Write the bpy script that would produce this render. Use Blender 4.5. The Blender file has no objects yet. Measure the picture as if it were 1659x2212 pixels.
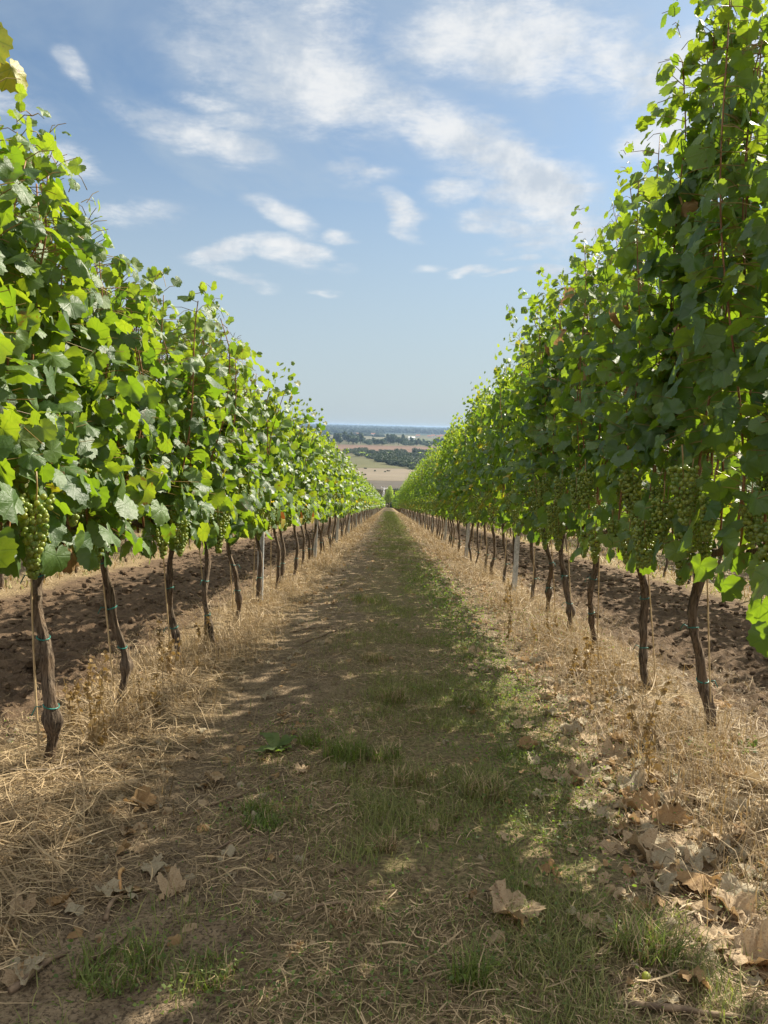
import bpy, math, random
import numpy as np
from mathutils import Vector, Matrix

# ------------------------------------------------------------------ camera, sky, sun, exposure
SC = bpy.context.scene
COL = SC.collection
rad = math.radians
S = math.tan(rad(5.85))                 # the vineyard's slope, falling away along +Y
XL, XR, PITCH = -1.24, 1.50, 2.74       # the two rows beside the path, and the row pitch

cam_d = bpy.data.cameras.new('camera')
cam = bpy.data.objects.new('camera', cam_d)
COL.objects.link(cam)
cam_d.sensor_fit = 'VERTICAL'
cam_d.sensor_height = 34.6
cam_d.lens = 34.6 * 1662.0 / 2212.0
cam_d.clip_start = 0.05
cam_d.clip_end = 90000
cam.matrix_world = (Matrix.Translation((0, 0, 1.0)) @ Matrix.Rotation(rad(0.30), 4, 'Z')
                    @ Matrix.Rotation(rad(90 - 6.4), 4, 'X') @ Matrix.Rotation(rad(1.6), 4, 'Z'))
SC.camera = cam
SC.render.resolution_x, SC.render.resolution_y = 768, 1024

SUN_AZ, SUN_EL = rad(49), rad(37.5)       # azimuth from +Y towards +X
sun_dir = Vector((math.sin(SUN_AZ) * math.cos(SUN_EL), math.cos(SUN_AZ) * math.cos(SUN_EL), math.sin(SUN_EL)))
sun_d = bpy.data.lights.new('sun', 'SUN')
sun_d.energy = 5.0
sun_d.angle = rad(0.6)
sun_d.color = (1.0, 0.92, 0.76)
sun = bpy.data.objects.new('sun', sun_d)
sun.rotation_euler = sun_dir.to_track_quat('Z', 'Y').to_euler()
sun.location = (20, 20, 40)
COL.objects.link(sun)

SC.view_settings.view_transform = 'Standard'
SC.view_settings.look = 'None'
SC.view_settings.exposure = 1.22
SC.view_settings.gamma = 1.0
SC.view_settings.use_curve_mapping = False
SC.cycles.max_bounces = 8
SC.cycles.transparent_max_bounces = 8
SC.cycles.diffuse_bounces = 4
SC.cycles.transmission_bounces = 4
SC.cycles.volume_bounces = 0
SC.cycles.use_denoising = True
SC.cycles.sample_clamp_indirect = 6.0


class NT:
    """small helper that writes node trees"""
    def __init__(self, tree):
        self.t = tree
        self.L = tree.links

    def n(self, typ, **kw):
        nd = self.t.nodes.new(typ)
        for k, v in kw.items():
            setattr(nd, k, v)
        return nd

    def put(self, sock, v):
        if v is None:
            return
        if hasattr(v, 'is_linked') or hasattr(v, 'links'):
            self.L.new(v, sock)
        else:
            sock.default_value = v

    def m(self, op, a, b=None, c=None, clamp=False):
        nd = self.n('ShaderNodeMath', operation=op)
        nd.use_clamp = clamp
        self.put(nd.inputs[0], a)
        self.put(nd.inputs[1], b)
        if c is not None:
            self.put(nd.inputs[2], c)
        return nd.outputs[0]

    def vm(self, op, a, b=None):
        nd = self.n('ShaderNodeVectorMath', operation=op)
        self.put(nd.inputs[0], a)
        if b is not None:
            self.put(nd.inputs[1], b)
        return nd.outputs[0]

    def scale(self, a, s):
        nd = self.n('ShaderNodeVectorMath', operation='SCALE')
        self.put(nd.inputs[0], a)
        self.put(nd.inputs['Scale'], s)
        return nd.outputs[0]

    def comb(self, x, y, z=0.0):
        nd = self.n('ShaderNodeCombineXYZ')
        self.put(nd.inputs[0], x); self.put(nd.inputs[1], y); self.put(nd.inputs[2], z)
        return nd.outputs[0]

    def sep(self, v):
        nd = self.n('ShaderNodeSeparateXYZ')
        self.put(nd.inputs[0], v)
        return nd.outputs

    def ss(self, v, lo, hi, a=0.0, b=1.0):
        nd = self.n('ShaderNodeMapRange', interpolation_type='SMOOTHSTEP')
        self.put(nd.inputs[0], v); self.put(nd.inputs[1], lo); self.put(nd.inputs[2], hi)
        nd.inputs[3].default_value = a; nd.inputs[4].default_value = b
        return nd.outputs[0]

    def noise(self, vec, scale, detail=3.0, rough=0.55, dist=0.0, color=False):
        nd = self.n('ShaderNodeTexNoise')
        if vec is not None:
            self.L.new(vec, nd.inputs['Vector'])
        nd.inputs['Scale'].default_value = scale
        nd.inputs['Detail'].default_value = detail
        nd.inputs['Roughness'].default_value = rough
        nd.inputs['Distortion'].default_value = dist
        return nd.outputs['Color' if color else 'Fac']

    def mix(self, f, a, b):
        nd = self.n('ShaderNodeMix', data_type='RGBA')
        self.put(nd.inputs[0], f)
        for s, v in ((nd.inputs[6], a), (nd.inputs[7], b)):
            if isinstance(v, tuple):
                s.default_value = (v[0], v[1], v[2], 1.0)
            else:
                self.L.new(v, s)
        return nd.outputs[2]

    def attr(self, name):
        nd = self.n('ShaderNodeAttribute', attribute_name=name)
        return nd.outputs['Fac']

    def bump(self, h, strength, dist):
        nd = self.n('ShaderNodeBump')
        nd.inputs['Strength'].default_value = strength
        nd.inputs['Distance'].default_value = dist
        self.L.new(h, nd.inputs['Height'])
        return nd.outputs[0]


# ---- sky: Nishita with cirrus and small cumulus at their own bearings
world = bpy.data.worlds.new('World')
SC.world = world
world.use_nodes = True
world.node_tree.nodes.clear()
W = NT(world.node_tree)
SKY_STRENGTH = 0.105
sky = W.n('ShaderNodeTexSky', sky_type='NISHITA')
sky.sun_disc = False
sky.sun_elevation = SUN_EL
sky.sun_rotation = SUN_AZ
sky.altitude = 200
sky.air_density = 1.0
sky.dust_density = 1.6
sky.ozone_density = 2.2
geo = W.n('ShaderNodeTexCoord')
D3 = geo.outputs['Generated']
dx, dy, dz = W.sep(D3)
elev = W.m('MULTIPLY', W.m('ARCSINE', dz), 180 / math.pi)
azim = W.m('MULTIPLY', W.m('ARCTAN2', dx, dy), 180 / math.pi)
lay = W.m('ADD', W.m('MAXIMUM', dz, 0.0), 0.10)
layer = W.comb(W.m('DIVIDE', dx, lay), W.m('DIVIDE', dy, lay), 0.0)      # point of the cloud layer overhead
wn = W.noise(layer, 1.6, 3.0, 0.6, color=True)
wx, wy, _ = W.sep(wn)
azw = W.m('ADD', azim, W.m('MULTIPLY', W.m('SUBTRACT', wx, 0.5), 7.0))
elw = W.m('ADD', elev, W.m('MULTIPLY', W.m('SUBTRACT', wy, 0.5), 4.0))
# bearing, elevation, half width, half height (degrees), tilt, weight
CLOUDS = [(3.0, 20.0, 8.5, 1.5, -30, .80), (9.6, 15.8, 5.4, 2.2, -30, .95), (-7.0, 25.5, 5.0, 1.8, 20, .7), (-7.5, 23.0, 6.2, 2.6, -12, 1.0), (-3.4, 21.9, 3.0, 1.2, -20, .7), (1.6, 20.6, 3.4, 1.1, -28, .9), (5.0, 19.0, 4.0, 1.2, -34, 1.0),
          (8.6, 17.0, 4.8, 1.7, -36, 1.15), (11.0, 15.4, 4.0, 1.5, -26, 1.05), (10.6, 13.6, 2.9, .9, 12, .8),
          (3.8, 25.7, 4.4, 1.6, 8, .85), (9.4, 25.0, 5.0, 2.0, -6, 1.05), (13.6, 24.2, 3.6, 1.7, 0, .95), (18.0, 22.8, 3.4, 1.5, 18, .95),
          (18.2, 19.4, 2.8, 1.1, 22, .9), (-14.0, 19.0, 4.6, 1.0, -10, .78), (-21.6, 21.6, 1.2, .6, -50, .62), (-13.4, 21.3, 2.1, .6, 0, .72),
          (-11.4, 20.3, 2.3, .6, 4, .72), (-2.3, 17.0, 2.1, .8, -4, .8), (0.2, 14.3, 1.9, .75, -34, .85), (-8.2, 14.2, 2.3, .7, -22, .8),
          (4.1, 15.9, 1.7, .6, 10, .9), (6.0, 14.6, 2.1, .6, 4, .7), (-11.3, 12.2, 2.5, .7, 12, 1.0), (-7.6, 12.1, 2.5, .75, -10, 1.1),
          (-11.2, 10.2, 2.6, .6, -18, .62), (-3.9, 12.9, 1.2, .45, 0, .6), (2.0, 11.2, .9, .35, 0, .7), (4.6, 10.8, 1.3, .38, 8, .85), (6.5, 10.9, 1.0, .35, 4, .75),
          (9.1, 11.9, .9, .3, -10, .7), (8.2, 10.6, 1.6, .3, 8, .6), (11.6, 10.6, 1.8, .5, -5, .7), (-18.5, 14.0, 3.0, .7, 6, .6), (-21.8, 16.6, 1.8, .7, -10, .7),
          (-5.2, 9.6, 1.2, .3, 0, .45), (26, 22, 7, 3, 10, .9), (-30, 20, 6, 2, -10, .6)]
cover = None
for a, e, w_, h_, tilt, wt in CLOUDS:
    c_, s_ = math.cos(rad(tilt)), math.sin(rad(tilt))
    da, de = W.m('SUBTRACT', azw, a), W.m('SUBTRACT', elw, e)
    p = W.m('MULTIPLY_ADD', da, c_ / w_, W.m('MULTIPLY', de, s_ / w_))
    q = W.m('MULTIPLY_ADD', da, -s_ / h_, W.m('MULTIPLY', de, c_ / h_))
    r2 = W.m('MULTIPLY_ADD', p, p, W.m('MULTIPLY', q, q))
    g = W.m('MULTIPLY', W.m('EXPONENT', W.m('MULTIPLY', r2, -0.62)), wt)
    cover = g if cover is None else W.m('MAXIMUM', cover, g)
fb = W.noise(layer, 3.6, 10.0, 0.68, 0.25)
streak = W.n('ShaderNodeMapping')
W.L.new(D3, streak.inputs[0])
streak.inputs['Rotation'].default_value = (0, rad(28), 0)
streak.inputs['Scale'].default_value = (16, 30, 52)
fb2 = W.noise(streak.outputs[0], 1.0, 10.0, 0.70, 0.3)
fbm = W.m('MULTIPLY_ADD', fb, 0.55, W.m('MULTIPLY', fb2, 0.45))
dens = W.m('MULTIPLY_ADD', W.m('SUBTRACT', fbm, 0.5), 3.1, W.m('ADD', cover, 0.03))
alpha = W.m('MULTIPLY', W.ss(dens, 0.05, 1.15), 0.93)
alpha = W.m('MULTIPLY', alpha, W.ss(cover, 0.10, 0.42))
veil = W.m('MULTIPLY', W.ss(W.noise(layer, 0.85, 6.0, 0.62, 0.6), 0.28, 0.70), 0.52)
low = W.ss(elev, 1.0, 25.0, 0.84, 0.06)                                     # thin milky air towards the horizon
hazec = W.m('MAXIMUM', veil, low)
shade = W.ss(W.noise(D3, 15.0, 5.0, 0.6), 0.35, 0.62)
k = 1.0 / SKY_STRENGTH
ccol = W.mix(shade, (.255 * k, .284 * k, .318 * k), (.385 * k, .390 * k, .392 * k))
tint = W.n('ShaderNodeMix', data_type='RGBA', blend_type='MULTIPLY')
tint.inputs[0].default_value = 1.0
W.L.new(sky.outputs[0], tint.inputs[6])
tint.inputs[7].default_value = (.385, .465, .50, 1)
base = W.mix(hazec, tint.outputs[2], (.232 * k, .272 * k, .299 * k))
skyc = W.mix(alpha, base, ccol)
# bright unseen cloud sheet added overhead and behind to lift light in the shade
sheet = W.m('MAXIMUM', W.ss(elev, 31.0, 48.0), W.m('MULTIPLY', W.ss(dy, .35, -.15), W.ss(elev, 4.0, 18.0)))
fill_sheetc = W.mix(W.noise(layer, 2.0, 4.0), (.40 * k, .41 * k, .43 * k), (.62 * k, .61 * k, .59 * k))
skyc = W.mix(W.m('MULTIPLY', sheet, .85), skyc, fill_sheetc)
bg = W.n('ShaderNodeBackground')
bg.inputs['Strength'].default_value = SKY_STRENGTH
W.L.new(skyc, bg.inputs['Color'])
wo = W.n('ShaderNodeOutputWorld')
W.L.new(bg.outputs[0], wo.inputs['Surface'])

# ------------------------------------------------------------------ helpers
RNG = np.random.default_rng(7)


def vnoise(x, y, seed=0):
    xi, yi = np.floor(x).astype(np.int64), np.floor(y).astype(np.int64)
    fx, fy = x - xi, y - yi
    fx, fy = fx * fx * (3 - 2 * fx), fy * fy * (3 - 2 * fy)

    def h(a, b):
        v = (a * 374761393 + b * 668265263 + seed * 974711) & 0xffffffff
        v = ((v ^ (v >> 13)) * 1274126177) & 0xffffffff
        return ((v ^ (v >> 16)) & 0xffff) / 65535.0
    return (h(xi, yi) * (1 - fx) + h(xi + 1, yi) * fx) * (1 - fy) + (h(xi, yi + 1) * (1 - fx) + h(xi + 1, yi + 1) * fx) * fy


def fbm2(x, y, seed=0, octv=3, gain=0.5):
    t, a, n = 0, 1.0, 0
    for i in range(octv):
        t = t + a * vnoise(x * 2 ** i, y * 2 ** i, seed + i * 17)
        n += a
        a *= gain
    return t / n


def sstep(v, a, b):
    t = np.clip((v - a) / (b - a), 0, 1)
    return t * t * (3 - 2 * t)


DEPTH = 35.0


def base_z(y):
    y = np.asarray(y, float)
    z = -S * y
    flat = -DEPTH + 0 * y
    t = sstep(y, 250, 430)
    return np.maximum(z, -DEPTH) * (1 - t) + flat * t


def row_dist(x):
    k = (x - XL) / PITCH
    return np.abs(k - np.round(k)) * PITCH


def tilled_mask(x, y):
    alley = np.floor((x - XL) / PITCH)
    m = sstep(row_dist(x) + 0.14 * (vnoise(x * 1.3, y * 1.3, 5) - .5), 0.17, 0.36)
    return m * (np.mod(alley, 2) == 1) * (y < 236)


def gh(x, y):
    x, y = np.asarray(x, float), np.asarray(y, float)
    d = np.hypot(x, y)
    fade = 1 / (1 + (d / 14.0) ** 2)
    z = base_z(y)
    z = z + 0.012 * np.exp(-(row_dist(x) / 0.36) ** 2) * (y < 236)
    z = z - 0.03 * np.exp(-((x + 0.72) / 0.24) ** 2) - 0.02 * np.exp(-((x - 0.95) / 0.2) ** 2)
    z = z + fade * (0.022 * (fbm2(x * 2.2, y * 2.2, 1) - .5) + 0.022 * (fbm2(x * 11, y * 11, 2) - .5) + 0.010 * (vnoise(x * 34, y * 34, 8) - .5))
    t = tilled_mask(x, y)
    ft = 1 / (1 + (d / 30.0) ** 2)
    z = z + t * ft * (0.095 * (np.abs(fbm2(x * 8.5, y * 8.5, 3, 4, .65) - .5) * 2) + 0.06 * (fbm2(x * 20, y * 20, 4) - .5) + .022 * (fbm2(x * 33, y * 33, 14, 2) - .5) - 0.03)
    return z


def mesh_of(name, verts, tris=None, quads=None, attrs=None, uv=None, smooth=True, mats=(), tri_mat=None, quad_mat=None):
    me = bpy.data.meshes.new(name)
    verts = np.asarray(verts, np.float32)
    tris = np.zeros((0, 3), np.int32) if tris is None or len(tris) == 0 else np.asarray(tris, np.int32)
    quads = np.zeros((0, 4), np.int32) if quads is None or len(quads) == 0 else np.asarray(quads, np.int32)
    nt, nq = len(tris), len(quads)
    me.vertices.add(len(verts))
    me.vertices.foreach_set('co', verts.ravel())
    loops = np.concatenate([tris.ravel(), quads.ravel()]).astype(np.int32)
    me.loops.add(len(loops))
    me.loops.foreach_set('vertex_index', loops)
    me.polygons.add(nt + nq)
    starts = np.concatenate([np.arange(nt) * 3, nt * 3 + np.arange(nq) * 4]).astype(np.int32)
    me.polygons.foreach_set('loop_start', starts)
    me.polygons.foreach_set('use_smooth', np.full(nt + nq, smooth))
    if tri_mat is not None or quad_mat is not None:
        a = np.zeros(nt, np.int32) if tri_mat is None else np.asarray(tri_mat, np.int32)
        b = np.zeros(nq, np.int32) if quad_mat is None else np.asarray(quad_mat, np.int32)
        me.polygons.foreach_set('material_index', np.concatenate([a, b]).astype(np.int32))
    for m in mats:
        me.materials.append(m)
    for k_, v in (attrs or {}).items():
        at = me.attributes.new(k_, 'FLOAT', 'POINT')
        at.data.foreach_set('value', np.asarray(v, np.float32))
    if uv is not None:
        ul = me.uv_layers.new(name='UVMap')
        ul.data.foreach_set('uv', np.asarray(uv, np.float32)[loops].ravel())
    me.update(calc_edges=True)
    me.validate()
    return me


class MB:
    """gathers pieces of geometry into one mesh"""
    def __init__(self):
        self.v, self.t, self.q, self.a, self.u, self.tm, self.qm, self.n = [], [], [], {}, [], [], [], 0

    def add(self, v, t=None, q=None, uv=None, mat=0, **attrs):
        v = np.asarray(v, np.float32).reshape(-1, 3)
        n = len(v)
        self.v.append(v)
        if t is not None and len(t):
            self.t.append(np.asarray(t) + self.n)
            self.tm.append(np.full(len(t), mat))
        if q is not None and len(q):
            self.q.append(np.asarray(q) + self.n)
            self.qm.append(np.full(len(q), mat))
        self.u.append(np.zeros((n, 2)) if uv is None else uv)
        for k_ in set(self.a) | set(attrs):
            if k_ not in self.a:
                self.a[k_] = [np.zeros(self.n)]
            val = attrs.get(k_, 0.0)
            self.a[k_].append(np.full(n, val) if np.isscalar(val) else np.asarray(val))
        self.n += n
        return self

    def mesh(self, name, mats, smooth=True):
        cat = lambda l: np.concatenate(l) if l else None
        return mesh_of(name, np.concatenate(self.v), cat(self.t), cat(self.q), {k_: np.concatenate(x) for k_, x in self.a.items()},
                       np.concatenate(self.u), smooth, mats, cat(self.tm), cat(self.qm))


def link(name, me, parent=None, loc=None, rotz=None):
    o = bpy.data.objects.new(name, me)
    COL.objects.link(o)
    if parent is not None:
        o.parent = parent
    if loc is not None:
        o.location = loc
    if rotz is not None:
        o.rotation_euler = (0, 0, rotz)
    return o


def tag(o, label=None, cat=None, group=None, kind=None):
    if label: o['label'] = label
    if cat: o['category'] = cat
    if group: o['group'] = group
    if kind: o['kind'] = kind
    return o


def copy_tree(o, parent=None):
    c = o.copy()
    COL.objects.link(c)
    c.parent = parent
    for ch in o.children:
        copy_tree(ch, c)
    return c


def unit(v):
    return v / np.maximum(np.linalg.norm(v, axis=-1, keepdims=True), 1e-9)


def tube(path, radii, sides=8, bump=None, cap=True):
    path = np.asarray(path, float)
    n = len(path)
    radii = np.broadcast_to(np.asarray(radii, float), (n,))
    tan = unit(np.gradient(path, axis=0))
    ref = np.array([1.0, 0, 0]) if abs(tan[0, 0]) < 0.8 else np.array([0, 1.0, 0])
    a = unit(np.cross(tan, ref))
    b = np.cross(tan, a)
    ang = np.arange(sides) / sides * 2 * np.pi
    r = radii[:, None] * np.ones(sides)
    if bump is not None:
        r = r * bump(np.arange(n)[:, None], ang[None, :])
    v = path[:, None] + r[..., None] * (np.cos(ang)[None, :, None] * a[:, None] + np.sin(ang)[None, :, None] * b[:, None])
    i, j = np.meshgrid(np.arange(n - 1), np.arange(sides), indexing='ij')
    j2 = (j + 1) % sides
    q = np.stack([i * sides + j, i * sides + j2, (i + 1) * sides + j2, (i + 1) * sides + j], -1).reshape(-1, 4)
    v = v.reshape(-1, 3)
    t = None
    if cap:
        m = len(v)
        v = np.concatenate([v, path[:1], path[-1:]])
        jj = np.arange(sides)
        t = np.concatenate([np.stack([np.full(sides, m), (jj + 1) % sides, jj], -1),
                            np.stack([np.full(sides, m + 1), (n - 1) * sides + jj, (n - 1) * sides + (jj + 1) % sides], -1)])
    return v, t, q


def box(x0, x1, y0, y1, z0, z1):
    v = np.array([(x, y, z) for z in (z0, z1) for y in (y0, y1) for x in (x0, x1)], float)
    q = np.array([(0, 2, 3, 1), (4, 5, 7, 6), (0, 1, 5, 4), (2, 6, 7, 3), (0, 4, 6, 2), (1, 3, 7, 5)])
    return v, None, q


def ico(sub):
    p = (1 + 5 ** .5) / 2
    v = [(-1, p, 0), (1, p, 0), (-1, -p, 0), (1, -p, 0), (0, -1, p), (0, 1, p), (0, -1, -p), (0, 1, -p), (p, 0, -1), (p, 0, 1), (-p, 0, -1), (-p, 0, 1)]
    f = [(0, 11, 5), (0, 5, 1), (0, 1, 7), (0, 7, 10), (0, 10, 11), (1, 5, 9), (5, 11, 4), (11, 10, 2), (10, 7, 6), (7, 1, 8), (3, 9, 4), (3, 4, 2), (3, 2, 6),
         (3, 6, 8), (3, 8, 9), (4, 9, 5), (2, 4, 11), (6, 2, 10), (8, 6, 7), (9, 8, 1)]
    v = [np.array(q) / np.linalg.norm(q) for q in v]
    for _ in range(sub):
        cache, nf = {}, []

        def mid(a, b):
            k_ = (min(a, b), max(a, b))
            if k_ not in cache:
                q = v[a] + v[b]
                v.append(q / np.linalg.norm(q))
                cache[k_] = len(v) - 1
            return cache[k_]
        for a, b, c in f:
            x, y, z = mid(a, b), mid(b, c), mid(c, a)
            nf += [(a, x, z), (b, y, x), (c, z, y), (x, y, z)]
        f = nf
    return np.array(v), np.array(f)


ICO0, ICO1, ICO2 = ico(0), ico(1), ico(2)
ORD = ['first', 'second', 'third', 'fourth', 'fifth', 'sixth', 'seventh', 'eighth', 'ninth', 'tenth', 'eleventh', 'twelfth', 'thirteenth', 'fourteenth', 'fifteenth',
       'sixteenth', 'seventeenth', 'eighteenth', 'nineteenth', 'twentieth']
_T = {2: 'twenty', 3: 'thirty', 4: 'forty', 5: 'fifty'}


def ordinal(i):
    if i <= 20:
        return ORD[i - 1]
    t, u = divmod(i, 10)
    return (_T[t][:-1] + 'ieth') if u == 0 else _T[t] + '-' + ORD[u - 1]


# ------------------------------------------------------------------ materials
def new_mat(name):
    m = bpy.data.materials.new(name)
    m.use_nodes = True
    m.node_tree.nodes.clear()
    return m, NT(m.node_tree)


def finish(N, shader, vol=None):
    o = N.n('ShaderNodeOutputMaterial')
    if shader is not None:
        N.L.new(shader, o.inputs['Surface'])
    if vol is not None:
        N.L.new(vol, o.inputs['Volume'])


def principled(N, col, rough=0.6, spec=0.5, normal=None, metal=0.0):
    b = N.n('ShaderNodeBsdfPrincipled')
    if isinstance(col, tuple):
        b.inputs['Base Color'].default_value = (*col, 1)
    else:
        N.L.new(col, b.inputs['Base Color'])
    N.put(b.inputs['Roughness'], rough)
    b.inputs['Specular IOR Level'].default_value = spec
    b.inputs['Metallic'].default_value = metal
    if normal is not None:
        N.L.new(normal, b.inputs['Normal'])
    return b.outputs[0]


def mix_sh(N, f, a, b):
    nd = N.n('ShaderNodeMixShader')
    N.put(nd.inputs[0], f)
    N.L.new(a, nd.inputs[1])
    N.L.new(b, nd.inputs[2])
    return nd.outputs[0]


def translucent(N, col):
    t = N.n('ShaderNodeBsdfTranslucent')
    if isinstance(col, tuple):
        t.inputs[0].default_value = (*col, 1)
    else:
        N.L.new(col, t.inputs[0])
    return t.outputs[0]


def leaf_material(name, veins):
    m, N = new_mat(name)
    tint, age = N.attr('tint'), N.attr('age')
    g = N.n('ShaderNodeNewGeometry')
    top = N.mix(tint, (.036, .082, .022), (.095, .165, .034))
    under = N.mix(tint, (.100, .160, .050), (.150, .220, .065))
    trans = N.mix(tint, (.17, .32, .012), (.40, .50, .020))
    yellow = N.ss(age, 0.88, 1.0)
    spot = N.m('MULTIPLY', N.ss(N.noise(N.n('ShaderNodeTexCoord').outputs['Object'], 38, 3), 0.56, 0.66), N.ss(age, 0.70, 0.95))
    brown = N.m('MAXIMUM', N.ss(age, 0.994, 1.0), spot)
    top = N.mix(brown, N.mix(yellow, top, (.36, .30, .03)), (.17, .075, .03))
    under = N.mix(brown, N.mix(yellow, under, (.36, .32, .06)), (.20, .10, .045))
    trans = N.mix(brown, N.mix(yellow, trans, (.72, .52, .02)), (.22, .07, .015))
    nrm = None
    if veins:
        uvn = N.n('ShaderNodeUVMap')
        u, v, _ = N.sep(uvn.outputs[0])
        d = None
        for ang in (0, 46, -46, 98, -98):
            sx, cy_ = math.sin(rad(ang)), math.cos(rad(ang))
            across = N.m('ABSOLUTE', N.m('SUBTRACT', N.m('MULTIPLY', u, cy_), N.m('MULTIPLY', v, sx)))
            along = N.m('ADD', N.m('MULTIPLY', u, sx), N.m('MULTIPLY', v, cy_))
            side = N.m('ADD', across, N.ss(along, 0.0, -0.05))
            d = side if d is None else N.m('MINIMUM', d, side)
        vein = N.ss(d, 0.026, 0.006)
        ribs = N.noise(uvn.outputs[0], 9.0, 4.0, 0.6)
        top = N.mix(N.m('MULTIPLY', vein, 0.22), top, (.10, .16, .06))
        under = N.mix(N.m('MULTIPLY', vein, 0.45), under, (.22, .27, .12))
        trans = N.mix(N.m('MULTIPLY', vein, 0.5), N.mix(N.ss(ribs, .35, .7, 0, .35), trans, (.20, .36, .01)), (.14, .24, .01))
        nrm = N.bump(N.m('SUBTRACT', ribs, N.m('MULTIPLY', vein, 0.5)), 0.22, 0.02)
    col = N.mix(g.outputs['Backfacing'], top, under)
    rough = N.m('MULTIPLY_ADD', g.outputs['Backfacing'], 0.18, 0.50)
    b = principled(N, col, rough, 0.62, nrm)
    finish(N, mix_sh(N, 0.41, b, translucent(N, trans)))
    return m


M = {}
M['leaf'] = leaf_material('vine_leaf', True)
M['leaf_far'] = leaf_material('vine_leaf_plain', False)


def blade_mat(name, c0, c1, tr, k_=0.35, rough=.6):
    m, N = new_mat(name)
    c = N.mix(N.attr('tint'), c0, c1)
    t = N.mix(N.attr('tint'), tr, tuple(min(1, x * 1.5) for x in tr))
    finish(N, mix_sh(N, k_, principled(N, c, rough, .35), translucent(N, t)))
    return m


M['grass'] = blade_mat('green_grass', (.075, .105, .026), (.330, .300, .115), (.20, .24, .035), .38)
M['lush'] = blade_mat('lush_grass', (.060, .095, .022), (.190, .215, .058), (.19, .26, .03), .36)
M['herb'] = blade_mat('green_herb', (.055, .090, .028), (.150, .190, .055), (.20, .30, .03), .4)
M['straw'] = blade_mat('dry_straw', (.092, .059, .029), (.57, .425, .245), (.265, .175, .064), .23)
M['dry_weed'] = blade_mat('dry_weed', (.19, .12, .05), (.36, .25, .11), (.24, .15, .04), .3)
M['conifer_far'] = blade_mat('tree_foliage', (.018, .034, .014), (.055, .085, .028), (.05, .09, .015), .25)
M['bush_far'] = blade_mat('bush_foliage', (.020, .036, .016), (.060, .085, .030), (.04, .07, .015), .2)
M['rust_far'] = blade_mat('rusty_scrub', (.06, .055, .02), (.16, .11, .04), (.08, .06, .015), .2)
M['pale_tree'] = blade_mat('pale_tree_foliage', (.14, .22, .05), (.32, .40, .09), (.42, .55, .06), .5)


def dead_leaf_mat():
    m, N = new_mat('dead_leaf')
    oi = N.n('ShaderNodeObjectInfo').outputs['Random']
    tc = N.n('ShaderNodeTexCoord').outputs['Object']
    shade_ = N.attr('tint')
    pale = N.mix(N.noise(tc, 16, 4), (.27, .19, .105), (.50, .375, .235))
    brown = N.mix(N.noise(tc, 20, 4), (.22, .125, .055), (.42, .28, .135))
    grey = N.mix(N.noise(tc, 18, 4), (.24, .20, .125), (.44, .37, .25))
    c = N.mix(N.ss(shade_, .30, .36), pale, brown)
    c = N.mix(N.ss(shade_, .62, .66), c, grey)
    c = N.mix(N.m('MULTIPLY', N.ss(N.noise(tc, 30, 3), .55, .66), .7), c, (.20, .10, .045))
    uvn = N.n('ShaderNodeUVMap').outputs[0]
    bmp = N.bump(N.noise(uvn, 7, 5, .6), .6, .01)
    finish(N, mix_sh(N, .25, principled(N, c, .7, .25, bmp), translucent(N, N.mix(.4, c, (.45, .25, .08)))))
    return m


M['dead_leaf'] = dead_leaf_mat()


def bark_mat():
    m, N = new_mat('vine_bark')
    tc = N.n('ShaderNodeTexCoord').outputs['Object']
    mp = N.n('ShaderNodeMapping')
    N.L.new(tc, mp.inputs[0])
    mp.inputs['Scale'].default_value = (75, 75, 8)
    f = N.noise(mp.outputs[0], 1.6, 6, .65, .5)
    c = N.mix(N.ss(f, .34, .66), (.030, .020, .013), (.20, .150, .105))
    c = N.mix(N.ss(N.noise(tc, 9, 3), .45, .7, 0, .6), c, (.15, .095, .055))
    finish(N, principled(N, c, .85, .2, N.bump(f, 1.0, .012)))
    return m


M['bark'] = bark_mat()


def plain(name, c0, c1, rough=.6, scale=20, metal=0.0, spec=.4, bump=0.0):
    m, N = new_mat(name)
    tc = N.n('ShaderNodeTexCoord').outputs['Object']
    f = N.noise(tc, scale, 4)
    finish(N, principled(N, N.mix(N.ss(f, .3, .7), c0, c1), rough, spec, N.bump(f, bump, .01) if bump else None, metal))
    return m


M['cane'] = plain('vine_cane', (.17, .070, .028), (.32, .150, .060), .5, 30, bump=.3)
M['petiole'] = plain('leaf_stalk', (.24, .12, .05), (.30, .24, .06), .5, 12)
M['bamboo'] = plain('bamboo', (.36, .25, .12), (.56, .42, .24), .5, 14)
M['tie'] = plain('green_plastic', (.006, .105, .085), (.014, .19, .15), .35, 10)
M['steel'] = plain('galvanised_steel', (.36, .38, .40), (.60, .62, .64), .45, 25, .55)
M['wire'] = plain('steel_wire', (.22, .22, .22), (.34, .34, .34), .4, 25, .8)
M['white'] = plain('white_paint', (.66, .66, .64), (.82, .82, .80), .5, 3)
M['twig'] = plain('dry_twig', (.10, .065, .04), (.24, .165, .10), .8, 30, bump=.5)
M['orange_twig'] = plain('orange_twig', (.34, .17, .06), (.50, .30, .12), .6, 25)
M['roof'] = plain('roof_tiles', (.30, .12, .07), (.42, .19, .11), .8, .3)
M['wall'] = plain('house_wall', (.50, .46, .40), (.68, .64, .58), .8, .3)
M['tree_bark'] = plain('pale_tree_bark', (.22, .18, .12), (.40, .35, .26), .8, 4)


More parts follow.
